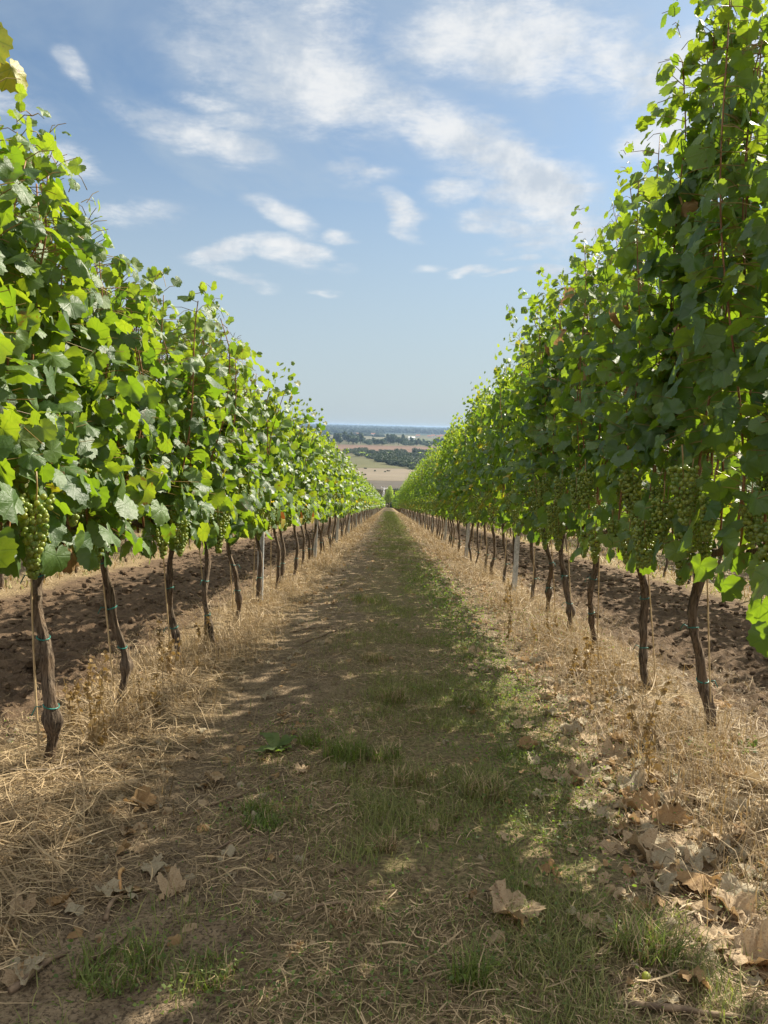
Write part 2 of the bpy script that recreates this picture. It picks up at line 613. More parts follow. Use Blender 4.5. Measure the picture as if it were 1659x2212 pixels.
def grape_mat():
    m, N = new_mat('white_grape')
    t = N.attr('tint')
    c = N.mix(t, (.150, .230, .035), (.33, .37, .055))
    tr = N.mix(t, (.30, .44, .03), (.66, .60, .04))
    bloom = N.ss(N.noise(N.n('ShaderNodeTexCoord').outputs['Object'], 90, 3), .42, .7, 0, .35)
    c = N.mix(bloom, c, (.38, .42, .24))
    finish(N, mix_sh(N, .38, principled(N, c, .30, .5), translucent(N, tr)))
    return m


M['grape'] = grape_mat()


def ground_mat():
    m, N = new_mat('vineyard_soil')
    P = N.n('ShaderNodeNewGeometry').outputs['Position']
    x, y, z = N.sep(P)
    P2 = N.comb(x, y, 0.0)
    n1 = N.noise(P2, 1.3, 4)
    n2 = N.noise(P2, 9, 5, .62)
    n3 = N.noise(P2, 55, 5, .65)
    xw = N.m('ADD', x, N.m('MULTIPLY', N.m('SUBTRACT', n1, .5), .55))
    kx = N.m('DIVIDE', N.m('SUBTRACT', xw, XL), PITCH)
    fr = N.m('MULTIPLY', N.m('ABSOLUTE', N.m('SUBTRACT', kx, N.m('ROUND', kx))), PITCH)
    alley = N.m('ABSOLUTE', N.m('MODULO', N.m('FLOOR', kx), 2.0))
    till = N.m('MULTIPLY', N.ss(fr, .15, .36), alley)
    soil = N.mix(N.ss(n2, .3, .7), (.125, .087, .052), (.310, .226, .138))
    soil = N.mix(N.ss(n3, .40, .72, 0, .6), soil, (.38, .29, .195))
    soil = N.mix(N.ss(N.noise(P2, 95, 4, .7), .48, .60, 0, .75), soil, (.040, .027, .018))
    thatch = N.mix(N.ss(n3, .34, .66), (.085, .058, .031), (.42, .310, .165))
    centre = N.ss(N.m('ABSOLUTE', N.m('SUBTRACT', xw, .22)), .62, .30)
    green = N.m('MULTIPLY', centre, N.ss(n2, .34, .62))
    col = N.mix(N.m('MULTIPLY', N.ss(fr, .55, .30), .8), soil, thatch)
    col = N.mix(N.m('MULTIPLY', centre, .55), col, thatch)
    lawn = N.mix(N.ss(n3, .3, .7), (.085, .080, .034), (.21, .185, .080))
    col = N.mix(N.m('MULTIPLY', green, .75), col, lawn)
    clod = N.mix(N.ss(n2, .3, .7), (.072, .046, .028), (.170, .114, .070))
    clod = N.mix(N.ss(n3, .5, .75, 0, .5), clod, (.26, .185, .12))
    col = N.mix(till, col, clod)
    h = N.m('ADD', N.m('ADD', N.m('MULTIPLY', n3, .7), n2), N.m('MULTIPLY', N.noise(P2, 140, 4, .7), .35))
    finish(N, principled(N, col, .95, .15, N.bump(h, 1.0, .03)))
    return m


def valley_mat(name, c0, c1, scale=.02, c2=None):
    m, N = new_mat(name)
    P = N.n('ShaderNodeNewGeometry').outputs['Position']
    f = N.noise(P, scale, 6, .65)
    c = N.mix(N.ss(f, .32, .68), c0, c1)
    if c2:
        mp = N.n('ShaderNodeMapping')
        N.L.new(P, mp.inputs[0])
        mp.inputs['Scale'].default_value = (.02, .09, .02)
        c = N.mix(N.ss(N.noise(mp.outputs[0], 1.0, 5, .7), .5, .68, 0, .8), c, c2)
    finish(N, principled(N, c, .95, .1))
    return m


M['ground'] = ground_mat()
M['valley'] = valley_mat('valley_ground', (.060, .066, .030), (.125, .112, .058), .015, (.10, .075, .042))
M['tan_field'] = valley_mat('tan_stubble', (.130, .105, .075), (.185, .152, .110), .012, (.16, .14, .085))
M['dark_field'] = valley_mat('dark_stubble', (.080, .068, .054), (.115, .098, .078), .012, (.10, .085, .06))
M['olive_field'] = valley_mat('olive_meadow', (.072, .074, .032), (.105, .100, .046), .010)
M['brown_field'] = valley_mat('ploughed_earth', (.105, .064, .042), (.145, .092, .062), .006)
M['green_field'] = valley_mat('pale_crop', (.072, .088, .038), (.105, .115, .052), .006)
M['wood_floor'] = valley_mat('woodland_floor', (.014, .026, .018), (.030, .046, .026), .004)
M['far_field'] = valley_mat('far_stubble', (.095, .09, .06), (.13, .12, .08), .003)

# ------------------------------------------------------------------ ground: one sheet from the vines to the horizon
def steps(a, b, first, ratio):
    out, p, st = [a], a, first
    while p < b:
        p += st
        st *= ratio
        out.append(min(p, b))
    return out


xs = np.array([-x for x in steps(2.4, 40000, .05, 1.05)[::-1][:-1]] + list(np.arange(-2.4, 2.4, .03)) + steps(2.4, 40000, .05, 1.05))
ys = np.array(sorted(set([-60, -30, -15, -8, -4, -2, -1] + [round(v, 4) for v in np.arange(-.5, 5.0, .03)] + [round(v, 3) for v in steps(5.0, 60000, .034, 1.0115)])))
gx, gy = np.meshgrid(xs, ys)
gz = gh(gx, gy)
nx, ny = len(xs), len(ys)
i, j = np.meshgrid(np.arange(ny - 1), np.arange(nx - 1), indexing='ij')
q = np.stack([i * nx + j, i * nx + j + 1, (i + 1) * nx + j + 1, (i + 1) * nx + j], -1).reshape(-1, 4)
qm = (gy[:-1, :-1].ravel() > 236).astype(int)
me = mesh_of('ground', np.stack([gx, gy, gz], -1).reshape(-1, 3), None, q, smooth=True, mats=(M['ground'], M['valley']), quad_mat=qm)
tag(link('ground', me), kind='structure')


def field(name, pts, mat, lift):
    """a field sheet lying on the flat valley floor, cut into strips so that its edge can waver"""
    v = np.array([(x, y, -DEPTH + lift) for x, y in pts], float)
    n = len(v) // 2
    q_ = np.array([(a, a + 1, 2 * n - 2 - a, 2 * n - 1 - a) for a in range(n - 1)])
    tag(link(name, mesh_of(name, v, None, q_, smooth=False, mats=(M[mat],))), kind='structure')


def band(x0, x1, near, far, n=24, seed=1):
    """outline of a field: near edge left to right, then far edge right to left"""
    xs_ = np.linspace(x0, x1, n)
    a = [(x, near(x)) for x in xs_]
    b = [(x, far(x)) for x in xs_[::-1]]
    return a + b


field('stubble_field', band(-220, 220, lambda x: 505 + .12 * x, lambda x: 652 + 5 * math.sin(x * .05)), 'tan_field', .12)
field('dark_stubble_field', band(-220, 220, lambda x: 418 + .06 * x, lambda x: 503 + .12 * x), 'dark_field', .08)
field('meadow', band(-100, 60, lambda x: 656 + 5 * math.sin(x * .05), lambda x: 640 + 4.5 * max(0, 18 - x)), 'olive_field', .10)
field('ploughed_field', band(-700, 700, lambda x: 1060 + .05 * x, lambda x: 1400 + 20 * math.sin(x * .01)), 'brown_field', .15)
field('crop_field', band(60, 900, lambda x: 1640, lambda x: 2350), 'green_field', .2)
field('woodland_ground', band(-5000, 5000, lambda x: 3250, lambda x: 21000), 'wood_floor', .25)
field('far_stubble_field', band(-900, 30, lambda x: 1900, lambda x: 2300), 'far_field', .2)

# ------------------------------------------------------------------ vine leaves
OUT_A = [(0, 1.0), (13, .96), (26, .88), (35, .85), (46, .91), (57, .94), (70, .86), (84, .80), (100, .83), (118, .82), (134, .77), (148, .70), (160, .62), (169, .46), (175, .22)]


def outline(npts, serr):
    ang = np.linspace(-175, 175, npts)
    r = np.interp(np.abs(ang), [a for a, _ in OUT_A], [b for _, b in OUT_A])
    if serr:
        r = r * (1 + serr * np.where(np.arange(npts) % 2 == 0, 1, -1))
    a = np.radians(ang)
    return np.stack([r * np.sin(a), r * np.cos(a)], -1) * .62


def template(npts, ring, serr):
    o = outline(npts, serr)
    n = npts
    if ring:
        inner = outline(npts, 0) * .52
        p = np.concatenate([[(0, 0)], inner, o])
        k_ = np.arange(n - 1)
        t = np.stack([np.zeros(n - 1, int), k_ + 1, k_ + 2], -1)
        t2 = np.stack([1 + k_, 1 + n + k_, 2 + n + k_], -1)
        t3 = np.stack([1 + k_, 2 + n + k_, 2 + k_], -1)
        return p, np.concatenate([t, t2, t3])[:, ::-1].copy()
    p = np.concatenate([[(0, 0)], o])
    k_ = np.arange(n - 1)
    return p, np.stack([np.zeros(n - 1, int), k_ + 1, k_ + 2], -1)[:, ::-1].copy()


TPL = {'A': template(33, True, .055), 'B': template(19, False, .06), 'C': template(8, False, 0)}


def leaf_batch(tpl, P, T, N_, size, rng, crumple=1.0):
    p, tri = tpl
    n, m = len(P), len(p)
    T = unit(T)
    N_ = unit(N_ - (N_ * T).sum(-1, keepdims=True) * T)
    X = np.cross(T, N_)
    u, v = p[:, 0][None], p[:, 1][None]
    r1 = lambda a, b: rng.uniform(a, b, (n, 1))
    ang = np.arctan2(u, v)
    rr = np.hypot(u, v)
    fold = r1(-.10, .85) * crumple
    w = -fold * np.abs(u) + fold * .25 * (u * u) * 2
    w = w - r1(-.15, .85) * crumple * np.maximum(v, 0) ** 2
    w = w + r1(-.35, .35) * crumple * u * v
    w = w + crumple * r1(.05, .22) * np.sin(ang * np.round(r1(2, 5)) + r1(0, 6.3)) * rr ** 1.5
    w = w + crumple * r1(.0, .10) * np.sin(ang * np.round(r1(6, 10)) + r1(0, 6.3)) * rr ** 2
    us = u * r1(.85, 1.12)
    V = P[:, None] + size[:, None, None] * (us[..., None] * X[:, None] + (v + 0 * us)[..., None] * T[:, None] + w[..., None] * N_[:, None])
    tr = (tri[None] + (np.arange(n) * m)[:, None, None]).reshape(-1, 3)
    uv = np.broadcast_to(p[None], (n, m, 2)).reshape(-1, 2)
    return V.reshape(-1, 3), tr, uv, m


def vine_canopy(seed, H, lod, length=.92, bare=0.0, thin=.7):
    """shoots and leaves of one vine; x across the row, y along it, z up from the ground"""
    rng = np.random.default_rng(seed)
    nsh = {'A': 12, 'B': 11, 'C': 9}[lod]
    canes, P, T, N_, SZ, AGE = [], [], [], [], [], []
    pet = []
    for s in range(nsh):
        y0 = -length / 2 + length * (s + rng.uniform(.1, .9)) / nsh
        top = H * rng.uniform(.86, 1.05) + (0.10 if rng.random() < .10 else 0)
        n = 26
        t = np.linspace(0, 1, n)
        z = .80 + rng.uniform(-.03, .10) + (top - .8) * t
        x = rng.normal(0, .05) + (rng.normal(0, .10)) * t + .03 * np.sin(t * rng.uniform(5, 9) + rng.uniform(0, 6))
        y = y0 + rng.normal(0, .10) * t + .035 * np.sin(t * rng.uniform(4, 9) + rng.uniform(0, 6))
        y = y - 0.0
        if rng.random() < .35:                                    # the tip leans out
            x = x + rng.choice([-1, 1]) * .22 * np.maximum(t - .75, 0) ** 1.2 * 3
        path = np.stack([x, y, z], -1)
        canes.append(path[:-3])
        hl = np.concatenate([[0], np.cumsum(np.linalg.norm(np.diff(path, axis=0), axis=1))])
        step = {'A': .048, 'B': .050, 'C': .078}[lod]
        nodes = np.arange(.06, hl[-1] - .01, step)
        px = np.stack([np.interp(nodes, hl, path[:, c]) for c in range(3)], -1)
        tt = nodes / hl[-1]
        nn = len(nodes)
        side = np.where(np.arange(nn) % 2 == 0, 1, -1) * rng.choice([-1, 1])
        for rep in range(3):
            keep = rng.random(nn) < (1.0, .80, .50)[rep] * np.where(tt > .95, .8, 1)
            keep &= rng.random(nn) > (.22 if rep == 0 else .70) * thin * np.clip((px[:, 2] - H * .58) / (H * .34), 0, 1)
            low_ = px[:, 2] < (1.22 if bare > .3 else 1.02)
            keep &= ~(low_ & (rng.random(nn) < .08 + bare * 1.35))
            if bare > .3:
                keep &= rng.random(nn) > (.06, .16, .30)[rep]
            kk = np.where(keep)[0]
            if not len(kk):
                continue
            sd = side[kk] * (1 if rep == 0 else 1) * np.where(rng.random(len(kk)) < (.12 if rep == 0 else .45), -1, 1)
            phi = rng.uniform(-1.15, 1.15, len(kk))
            ln = rng.uniform(.05, .13, len(kk)) + (0, .07, .12)[rep] * rng.uniform(.3, 1.3, len(kk))
            ln *= np.where(tt[kk] > .9, .55, 1) * (1 - .35 * np.clip((tt[kk] - .45) / .5, 0, 1))
            dirv = np.stack([sd * np.cos(phi), np.sin(phi), rng.uniform(-.25, .55, len(kk))], -1)
            q_ = px[kk] + dirv * ln[:, None]
            q_[:, 2] -= .012 * (rep > 0)
            outw = np.stack([sd, np.zeros(len(kk)), np.zeros(len(kk))], -1)
            nv = outw * rng.uniform(.1, 1.0, (len(kk), 1)) + np.array([0, 0, 1]) * rng.uniform(.0, 1.0, (len(kk), 1)) + rng.normal(0, .55, (len(kk), 3))
            tv = np.array([0, 0, -1]) * rng.uniform(.2, 1.1, (len(kk), 1)) + outw * rng.uniform(.0, .7, (len(kk), 1)) + rng.normal(0, .45, (len(kk), 3))
            sz = rng.uniform(.078, .136, len(kk)) * np.where(rep > 0, .80, 1) * (1 - .52 * np.maximum(tt[kk] - .62, 0) / .38)
            if lod == 'C':
                sz = sz * 1.22
            P.append(q_); T.append(tv); N_.append(nv); SZ.append(sz)
            a = rng.random(len(kk)) ** 1.4
            AGE.append(np.where(tt[kk] < .25, a, a * .95))
            pet.append((s, px[kk], q_))
    ns = int({'A': 85, 'B': 80, 'C': 36}[lod] * (1 - 1.75 * bare))                            # leaves hanging round the arms and the grapes
    sd = rng.choice([-1.0, 1.0], ns)
    P.append(np.stack([sd * rng.uniform(.05, .26, ns), rng.uniform(-.5, .5, ns), rng.uniform(.72, 1.08, ns)], -1))
    T.append(np.stack([sd * .3, 0 * sd, -1 + 0 * sd], -1) + rng.normal(0, .35, (ns, 3)))
    N_.append(np.stack([sd * .8, 0 * sd, .5 + 0 * sd], -1) + rng.normal(0, .4, (ns, 3)))
    SZ.append(rng.uniform(.08, .130, ns) * (1.15 if lod == 'C' else 1))
    AGE.append(rng.random(ns) ** 1.3)
    P, T, N_, SZ, AGE = map(np.concatenate, (P, T, N_, SZ, AGE))
    P[:, 2] = np.maximum(P[:, 2], .66 + rng.uniform(0, .2, len(P)))
    P[:, 2] -= S * P[:, 1]
    V, tr, uv, m = leaf_batch(TPL[lod], P, T, N_, SZ, rng)
    tint = np.repeat(np.clip(rng.normal(.48, .30, len(P)) + .25 * (SZ < .08), 0, 1), m)
    return dict(V=V, tr=tr, uv=uv, tint=tint, age=np.repeat(AGE * (.94 if lod == 'A' else 1), m), canes=canes, pet=pet, n=len(P))


def cane_geo(path, pets, sides, r0):
    mb = MB()
    p = path.copy()
    p[:, 2] -= S * p[:, 1]
    v, t, q_ = tube(p, np.linspace(r0, r0 * .45, len(p)), sides)
    mb.add(v, t, q_, mat=0)
    for a, b in pets:
        a, b = a.copy(), b.copy()
        a[:, 2] -= S * a[:, 1]
        for p0, p1 in zip(a, b):
            mid = (p0 + p1) / 2 + np.array([0, 0, .012])
            v, t, q_ = tube(np.array([p0, mid, p1]), [.0021, .0017, .0014], 3, cap=False)
            mb.add(v, t, q_, mat=1)
    return mb


def foliage_mesh(c, lod, with_canes):
    mb = MB()
    mb.add(c['V'], c['tr'], None, uv=c['uv'], tint=c['tint'], age=c['age'])
    mats = [M['leaf'] if lod == 'A' else M['leaf_far']]
    if with_canes:
        for s, p in enumerate(c['canes']):
            p = p[::3].copy()
            p[:, 2] -= S * p[:, 1]
            v, t, q_ = tube(p, np.linspace(.0055, .003, len(p)), 4, cap=False)
            mb.add(v, t, q_, mat=1, tint=.5, age=.0)
        mats.append(M['cane'])
    return mb.mesh('foliage', mats)


def trunk_mesh(seed, r, lean, knob, lod, top=.80):
    """a gnarled trunk from the ground to the arms"""
    rng = np.random.default_rng(seed)
    n, sides = {'A': (64, 18), 'B': (20, 9), 'C': (7, 5)}[lod]
    t = np.linspace(0, 1, n)
    z = -.06 + (top + .06) * t
    ph = rng.uniform(0, 6.3, 4)
    x = lean[0] * (t - 1) + .022 * np.sin(t * 7 + ph[0]) + .006 * np.sin(t * 17 + ph[1])
    y = lean[1] * (t - 1) + .022 * np.sin(t * 6 + ph[2]) + .006 * np.sin(t * 15 + ph[3])
    rad_ = r * (1 + .10 * np.sin(t * 9 + ph[1]) + .07 * np.sin(t * 23 + ph[2]))
    rad_ = rad_ + r * knob * np.exp(-((z - .18) / .038) ** 2) + r * .35 * np.exp(-((z - top) / .06) ** 2) + r * .25 * np.exp(-((z - .0) / .05) ** 2)
    rad_ = np.maximum(rad_, r * .6)

    def bump(i_, a):
        ti = i_ / (n - 1) * 6
        return 1 + .06 * np.sin(a * 13 + 2.0 * np.sin(ti * 2.1 + ph[3])) + .15 * np.sin(a * 5 + 1.4 * np.sin(ti * 1.3 + ph[0]) + ph[2]) + .07 * np.sin(a * 9 + ti * 1.7 + ph[1]) + .26 * (vnoise(a * 3 + ti * 0, ti * 5 + 0 * a, seed) - .5)
    v, tt, q_ = tube(np.stack([x, y, z], -1), rad_, sides, bump if lod != 'C' else None)
    return v, tt, q_, (x, y, z, rad_)


def cordon_geo(seed, lod, length=.92):
    rng = np.random.default_rng(seed + 99)
    mb = MB()
    n, sides = {'A': (14, 9), 'B': (8, 6), 'C': (4, 4)}[lod]
    for sgn in (-1, 1):
        t = np.linspace(0, 1, n)
        y = sgn * t * length * .5
        z = .80 - .02 * np.cos(t * 3) + .05 * np.sin(t * 2.4) + .01 * np.sin(t * 11 + rng.uniform(0, 6)) - S * y
        x = .02 * np.sin(t * 6 + rng.uniform(0, 6))
        v, tt, q_ = tube(np.stack([x, y, z], -1), np.linspace(.021, .012, n), sides)
        mb.add(v, tt, q_)
    return mb


# ---- grape clusters
def cluster_mesh(seed, nb, L, R, br, sub):
    rng = np.random.default_rng(seed)
    bv, bf = {0: ICO0, 1: ICO1, 2: ICO2}[sub]
    mb = MB()
    ga = 2.39996
    for k_ in range(nb):
        t = (k_ + .5) / nb
        prof = (1 - t ** 1.5) * .85 + .18
        rr = R * prof * (.74 + .28 * rng.random())
        a = k_ * ga + rng.uniform(-.4, .4)
        c = np.array([math.cos(a) * rr, math.sin(a) * rr, -.03 - L * t + rng.uniform(-.01, .01)])
        s = br * rng.uniform(.82, 1.1)
        mb.add(bv * np.array([s, s, s * 1.05]) + c, bf, tint=float(np.clip(rng.normal(.45, .25), 0, 1)))
    v, t_, q_ = tube(np.array([(0, 0, .05), (0.004, 0, 0), (0, 0, -L * .8)]), [.003, .003, .002], 5)
    mb.add(v, t_, q_, mat=1, tint=.4)
    return mb.mesh('grape_cluster', (M['grape'], M['petiole']))


CL = {'A': [cluster_mesh(50 + k_, n, L, R * .9, .0102, 1) for k_, (n, L, R) in enumerate([(105, .20, .060), (80, .17, .048), (120, .23, .058), (62, .15, .040), (92, .21, .047)])],
      'B': [cluster_mesh(70 + k_, n, L, R, .0125, 1) for k_, (n, L, R) in enumerate([(46, .20, .055), (38, .17, .046), (52, .22, .052)])],
      'C': [cluster_mesh(90 + k_, n, L, R, .019, 0) for k_, (n, L, R) in enumerate([(22, .20, .055), (18, .17, .046)])]}


def tie_mesh(cx, cy, z, r, seed):
    rng = np.random.default_rng(seed)
    a = np.linspace(0, 2 * np.pi, 17)
    p = np.stack([cx + (r + .003) * np.cos(a), cy + (r + .003) * np.sin(a), z + .006 * np.sin(a + rng.uniform(0, 6))], -1)
    mb = MB()
    mb.add(*tube(p, .0028, 5))
    e = rng.uniform(0, 6.3)
    st = np.array([cx + (r + .008) * math.cos(e), cy + (r + .008) * math.sin(e), z])
    mb.add(*tube(np.array([st, st + np.array([math.cos(e) * .02, math.sin(e) * .02, .006]), st + np.array([math.cos(e) * .035, math.sin(e) * .035, -.025])]), .0024, 5))
    return mb.mesh('tie', (M['tie'],))


# ------------------------------------------------------------------ the vines
def build_vine(seed, side, lod, H, ntie=2, r=.022, lean=(0, 0), knob=.6, ncl=5, bare=0.0, thin=.7):
    rng = np.random.default_rng(seed + 5)
    root = bpy.data.objects.new('grapevine', None)
    COL.objects.link(root)
    c = vine_canopy(seed, H, lod, bare=bare, thin=thin)
    link('foliage', foliage_mesh(c, lod, lod != 'A'), root)
    if lod == 'A':
        for s, path in enumerate(c['canes']):
            pets = [(a, b) for k_, a, b in c['pet'] if k_ == s]
            link('cane', cane_geo(path, pets, 6, rng.uniform(.0045, .0068)).mesh('cane', (M['cane'], M['petiole'])), root)
    v, t, q_, (x, y, z, rr) = trunk_mesh(seed, r, lean, knob, lod)
    link('trunk', mesh_of('trunk', v, t, q_, smooth=True, mats=(M['bark'],)), root)
    if lod != 'C':
        link('cordon', cordon_geo(seed, lod).mesh('cordon', (M['bark'],)), root)
    for k_ in range(ntie):
        zt = (.25, .49, .70)[k_] + rng.uniform(-.03, .03)
        i_ = int(np.argmin(np.abs(z - zt)))
        link('tie', tie_mesh(x[i_], y[i_], zt, rr[i_] * 1.06, seed + k_), root)
    inner = 1 if side == 'L' else -1                              # towards the path
    for k_ in range(ncl):
        m_ = CL[lod][int(rng.integers(len(CL[lod])))]
        o = link('grape_cluster', m_, root)
        yy = -.42 + .84 * (k_ + rng.uniform(.1, .9)) / ncl
        o.location = (inner * (rng.uniform(.02, .23) if side == 'L' else rng.uniform(.04, .25)), yy, rng.uniform(.86, 1.24) - S * yy)
        o.rotation_euler = (rng.uniform(-.15, .15), rng.uniform(-.15, .15), rng.uniform(0, 6.3))
        sc = rng.uniform(.72, 1.0)
        o.scale = (sc, sc, sc)
    return root


LEFT_Y0, RIGHT_Y0, STEP = 2.67, 3.40, .925
POST_L, POST_R, POST_STEP = 7.30, 8.95, 5.55
NEAR = {  # hand-fitted near vines: radius, lean of the foot against the head, knob, ties, look
    ('L', -1): (.022, (0, 0), .6, 2, 'grapevine at the left edge of the photo with one yellow and orange leaf on top'),
    ('L', 0): (.0185, (-.07, .11), .75, 3, 'thick gnarled grapevine with a knobbly foot, the leftmost trunk of the sunlit row'),
    ('L', 1): (.0160, (-.04, -.09), .95, 3, 'slim grapevine whose foot ends in a round knob, second trunk of the sunlit left row'),
    ('L', 2): (.0160, (-.01, -.10), .5, 2, 'straight slender grapevine, third trunk of the sunlit left row'),
    ('L', 3): (.0165, (-.14, .22), .6, 2, 'grapevine with a curved leaning trunk, fourth trunk of the sunlit left row'),
    ('L', 4): (.0165, (-.03, -.22), .5, 2, 'fifth trunk of the sunlit left row, last grapevine before the first steel post'),
    ('R', -1): (.030, (-.02, 0), .6, 2, 'dark grapevine at the right edge of the photo with low hanging leaves'),
    ('R', 0): (.0195, (-.10, .0), .25, 2, 'nearest whole trunk of the shaded right row, thick and straight under big green grape clusters'),
    ('R', 1): (.0190, (-.15, -.07), .45, 2, 'leaning grapevine of the shaded right row, second whole trunk from the right'),
    ('R', 2): (.0180, (-.11, -.22), .3, 2, 'upright grapevine with short stout trunk, third whole trunk of the shaded right row'),
    ('R', 3): (.020, (-.07, .19), .9, 2, 'fourth whole trunk of the shaded right row, thin with a knobbly foot'),
    ('R', 4): (.019, (-.15, -.27), .5, 2, 'fifth whole trunk of the shaded right row, slim dark and slightly tilted'),
}
HEADS = {('L', -1): (-1.26, 1.86), ('L', 0): (-1.27, 2.78), ('L', 1): (-1.27, 3.44), ('L', 2): (-1.24, 4.32), ('L', 3): (-1.24, 5.08), ('L', 4): (-1.22, 5.90),
         ('R', -1): (1.42, 2.50), ('R', 0): (1.38, 3.40), ('R', 1): (1.35, 4.12), ('R', 2): (1.40, 5.20), ('R', 3): (1.42, 6.22), ('R', 4): (1.44, 6.95)}
GRP = {'L': 'grapevines of the sunlit row left of the path', 'R': 'grapevines of the shaded row right of the path'}
ROWNAME = {'L': 'sunlit left row', 'R': 'shaded right row'}
HGT = {'L': 2.16, 'R': 2.96}


def vine_label(side, y):
    p0 = POST_L if side == 'L' else POST_R
    k_ = int(math.floor((y - p0) / POST_STEP))
    if k_ < 0:
        i_ = int(round((y - (LEFT_Y0 if side == 'L' else RIGHT_Y0)) / STEP)) + 1
        return f'{ordinal(i_)} trunk of the {ROWNAME[side]}, a grapevine before the first steel post'
    off = int((y - p0 - k_ * POST_STEP) / STEP) + 1
    return f'{ordinal(off)} grapevine past the {ordinal(k_ + 1)} steel post of the {ROWNAME[side]}'


def place(root, x, y, rotz=0.0):
    root.location = (x, y, float(base_z(y)) + .01)
    root.rotation_euler = (0, 0, rotz)


vines = {}
ROWX = {'L': XL, 'R': XR}
for side in 'LR':
    y0 = LEFT_Y0 if side == 'L' else RIGHT_Y0
    proto = {}
    rng = random.Random(11 if side == 'L' else 12)
    for i_ in range(-1, 100):
        y = y0 + i_ * STEP + (rng.uniform(-.05, .05) if i_ > 4 else 0)
        if (side, i_) in NEAR:
            r, lean, knob, nt_, lab = NEAR[(side, i_)]
            sgn = 1
            o = build_vine(100 + i_ + (0 if side == 'L' else 50), side, 'A', HGT[side] * rng.uniform(.97, 1.02) * (1.09 if (side, i_) in (('R', -1), ('R', 0)) else 1.04 if (side, i_) in (('L', -1), ('L', 0)) else 1.0), nt_, r, lean, knob, 6 if side == 'L' else 11, .16 if side == 'L' else .42, .15 if (side, i_) in (('R', -1), ('R', 0)) else .45 if side == 'L' else .75)
        else:
            lod = 'B' if y < 21 else 'C'
            key = (lod, rng.randrange(6 if lod == 'B' else 7))
            if key not in proto:
                proto[key] = build_vine(300 + key[1] + (0 if side == 'L' else 50) + (0 if lod == 'B' else 20), side, lod, HGT[side] * rng.uniform(.97, 1.05), 1 if lod == 'B' else 0,
                                        rng.uniform(.015, .020), (rng.uniform(-.06, .06), rng.uniform(-.20, .16)), rng.uniform(.1, .6), {'B': 5, 'C': 4}[lod], .1 if side == 'L' else .35, .45 if side == 'L' else .75)
                o = proto[key]
            else:
                o = copy_tree(proto[key])
            lab = vine_label(side, y)
            o.scale = (1, 1, rng.uniform(.96, 1.04))
        hx, hy = HEADS.get((side, i_), (ROWX[side] + rng.uniform(-.03, .03), y))
        place(o, hx, hy)
        tag(o, lab, 'grapevine', GRP[side])
        vines[(side, i_)] = o

# the next rows, seen beneath and through the near ones
for side, xx, nm in (('L', XL - PITCH, 'behind the sunlit left row'), ('R', XR + PITCH, 'behind the shaded right row')):
    protos = []
    rng = random.Random(31 if side == 'L' else 32)
    for i_ in range(38):
        y = 4.2 + i_ * STEP + rng.uniform(-.05, .05)
        if i_ < 5:
            o = build_vine(500 + i_ + (0 if side == 'L' else 20), side, 'C', 2.4, 0, rng.uniform(.018, .023), (rng.uniform(-.05, .05), rng.uniform(-.1, .1)), .5, 3)
            protos.append(o)
        else:
            o = copy_tree(protos[rng.randrange(5)])
        place(o, xx + rng.uniform(-.03, .03), y)
        tag(o, f'{ordinal(i_ + 1)} nearest grapevine of the next row {nm}', 'grapevine', 'grapevines of the next row ' + nm)

# ---- special leaves hanging on near vines
def hang_leaf(parent, loc, tip, nrm, size, name, label, tint, crumple, mat, age=0.0, seed=1):
    rng = np.random.default_rng(seed)
    V, tr, uv, m = leaf_batch(TPL['A'], np.array([loc], float), np.array([tip], float), np.array([nrm], float), np.array([size]), rng, crumple)
    o = link(name, mesh_of(name, V, tr, None, {'tint': np.full(m, tint), 'age': np.full(m, age)}, uv, True, (M[mat],)), parent)
    if label: o['label'] = label
    return o


v0 = vines[('L', -1)]
hang_leaf(v0, (.06, .50, 2.27), (.5, .1, -.8), (.3, -1, .3), .13, 'yellow_leaf', 'yellow leaf with orange tip', .9, .6, 'leaf', .93, 3)
hang_leaf(v0, (.10, .56, 2.21), (.4, .1, -1), (.6, -.8, .1), .10, 'yellow_leaf', None, .9, 1.6, 'leaf', .95, 4)
for (key, lst) in ((('R', 3), [((-.2, .1, 2.30), 21), ((-.17, -.2, 2.36), 22)]), (('R', 1), [((-.2, .1, 2.05), 23)]), (('R', 0), [((-.10, .2, 2.35), 24), ((-.2, -.1, 1.75), 27)]),
                   (('R', 2), [((-.22, .2, 2.45), 25), ((-.2, -.3, 1.9), 26)])):
    for loc, sd in lst:
        hang_leaf(vines[key], loc, (-.1, .2, -1), (-.8, -.5, .2), .13, 'withered_leaf', 'shrivelled brown leaf', .5, 3.2, 'dead_leaf', 0, sd)
for loc, sd, sz in (((-.18, .30, .70), 41, .115), ((-.10, .16, .66), 42, .125), ((-.20, .46, .74), 43, .11), ((-.14, .02, .58), 44, .12), ((-.04, .30, .60), 45, .11)):
    hang_leaf(vines[('R', -1)], loc, (-.1, .1, -1), (-.8, -.6, .3), sz, 'hanging_leaf', None, .35, 1.35, 'leaf', .3, sd)
hang_leaf(vines[('L', 0)], (.12, -.02, .78), (.3, -.2, -1), (.6, -.8, .2), .10, 'withered_leaf', 'curled orange brown leaf', .5, 2.6, 'dead_leaf', 0, 28)

# ------------------------------------------------------------------ stakes, posts and wires
def stake_mesh(seed, h, lean, r=.0042):
    rng = np.random.default_rng(seed)
    t = np.linspace(0, 1, 10)
    return mesh_of('bamboo_stake', *tube(np.stack([lean[0] * t + .006 * np.sin(t * 3 + rng.uniform(0, 6)), lean[1] * t + .006 * np.sin(t * 4 + rng.uniform(0, 6)), -.05 + h * t], -1), r * (1 - .2 * t), 7),
                   smooth=True, mats=(M['bamboo'],))


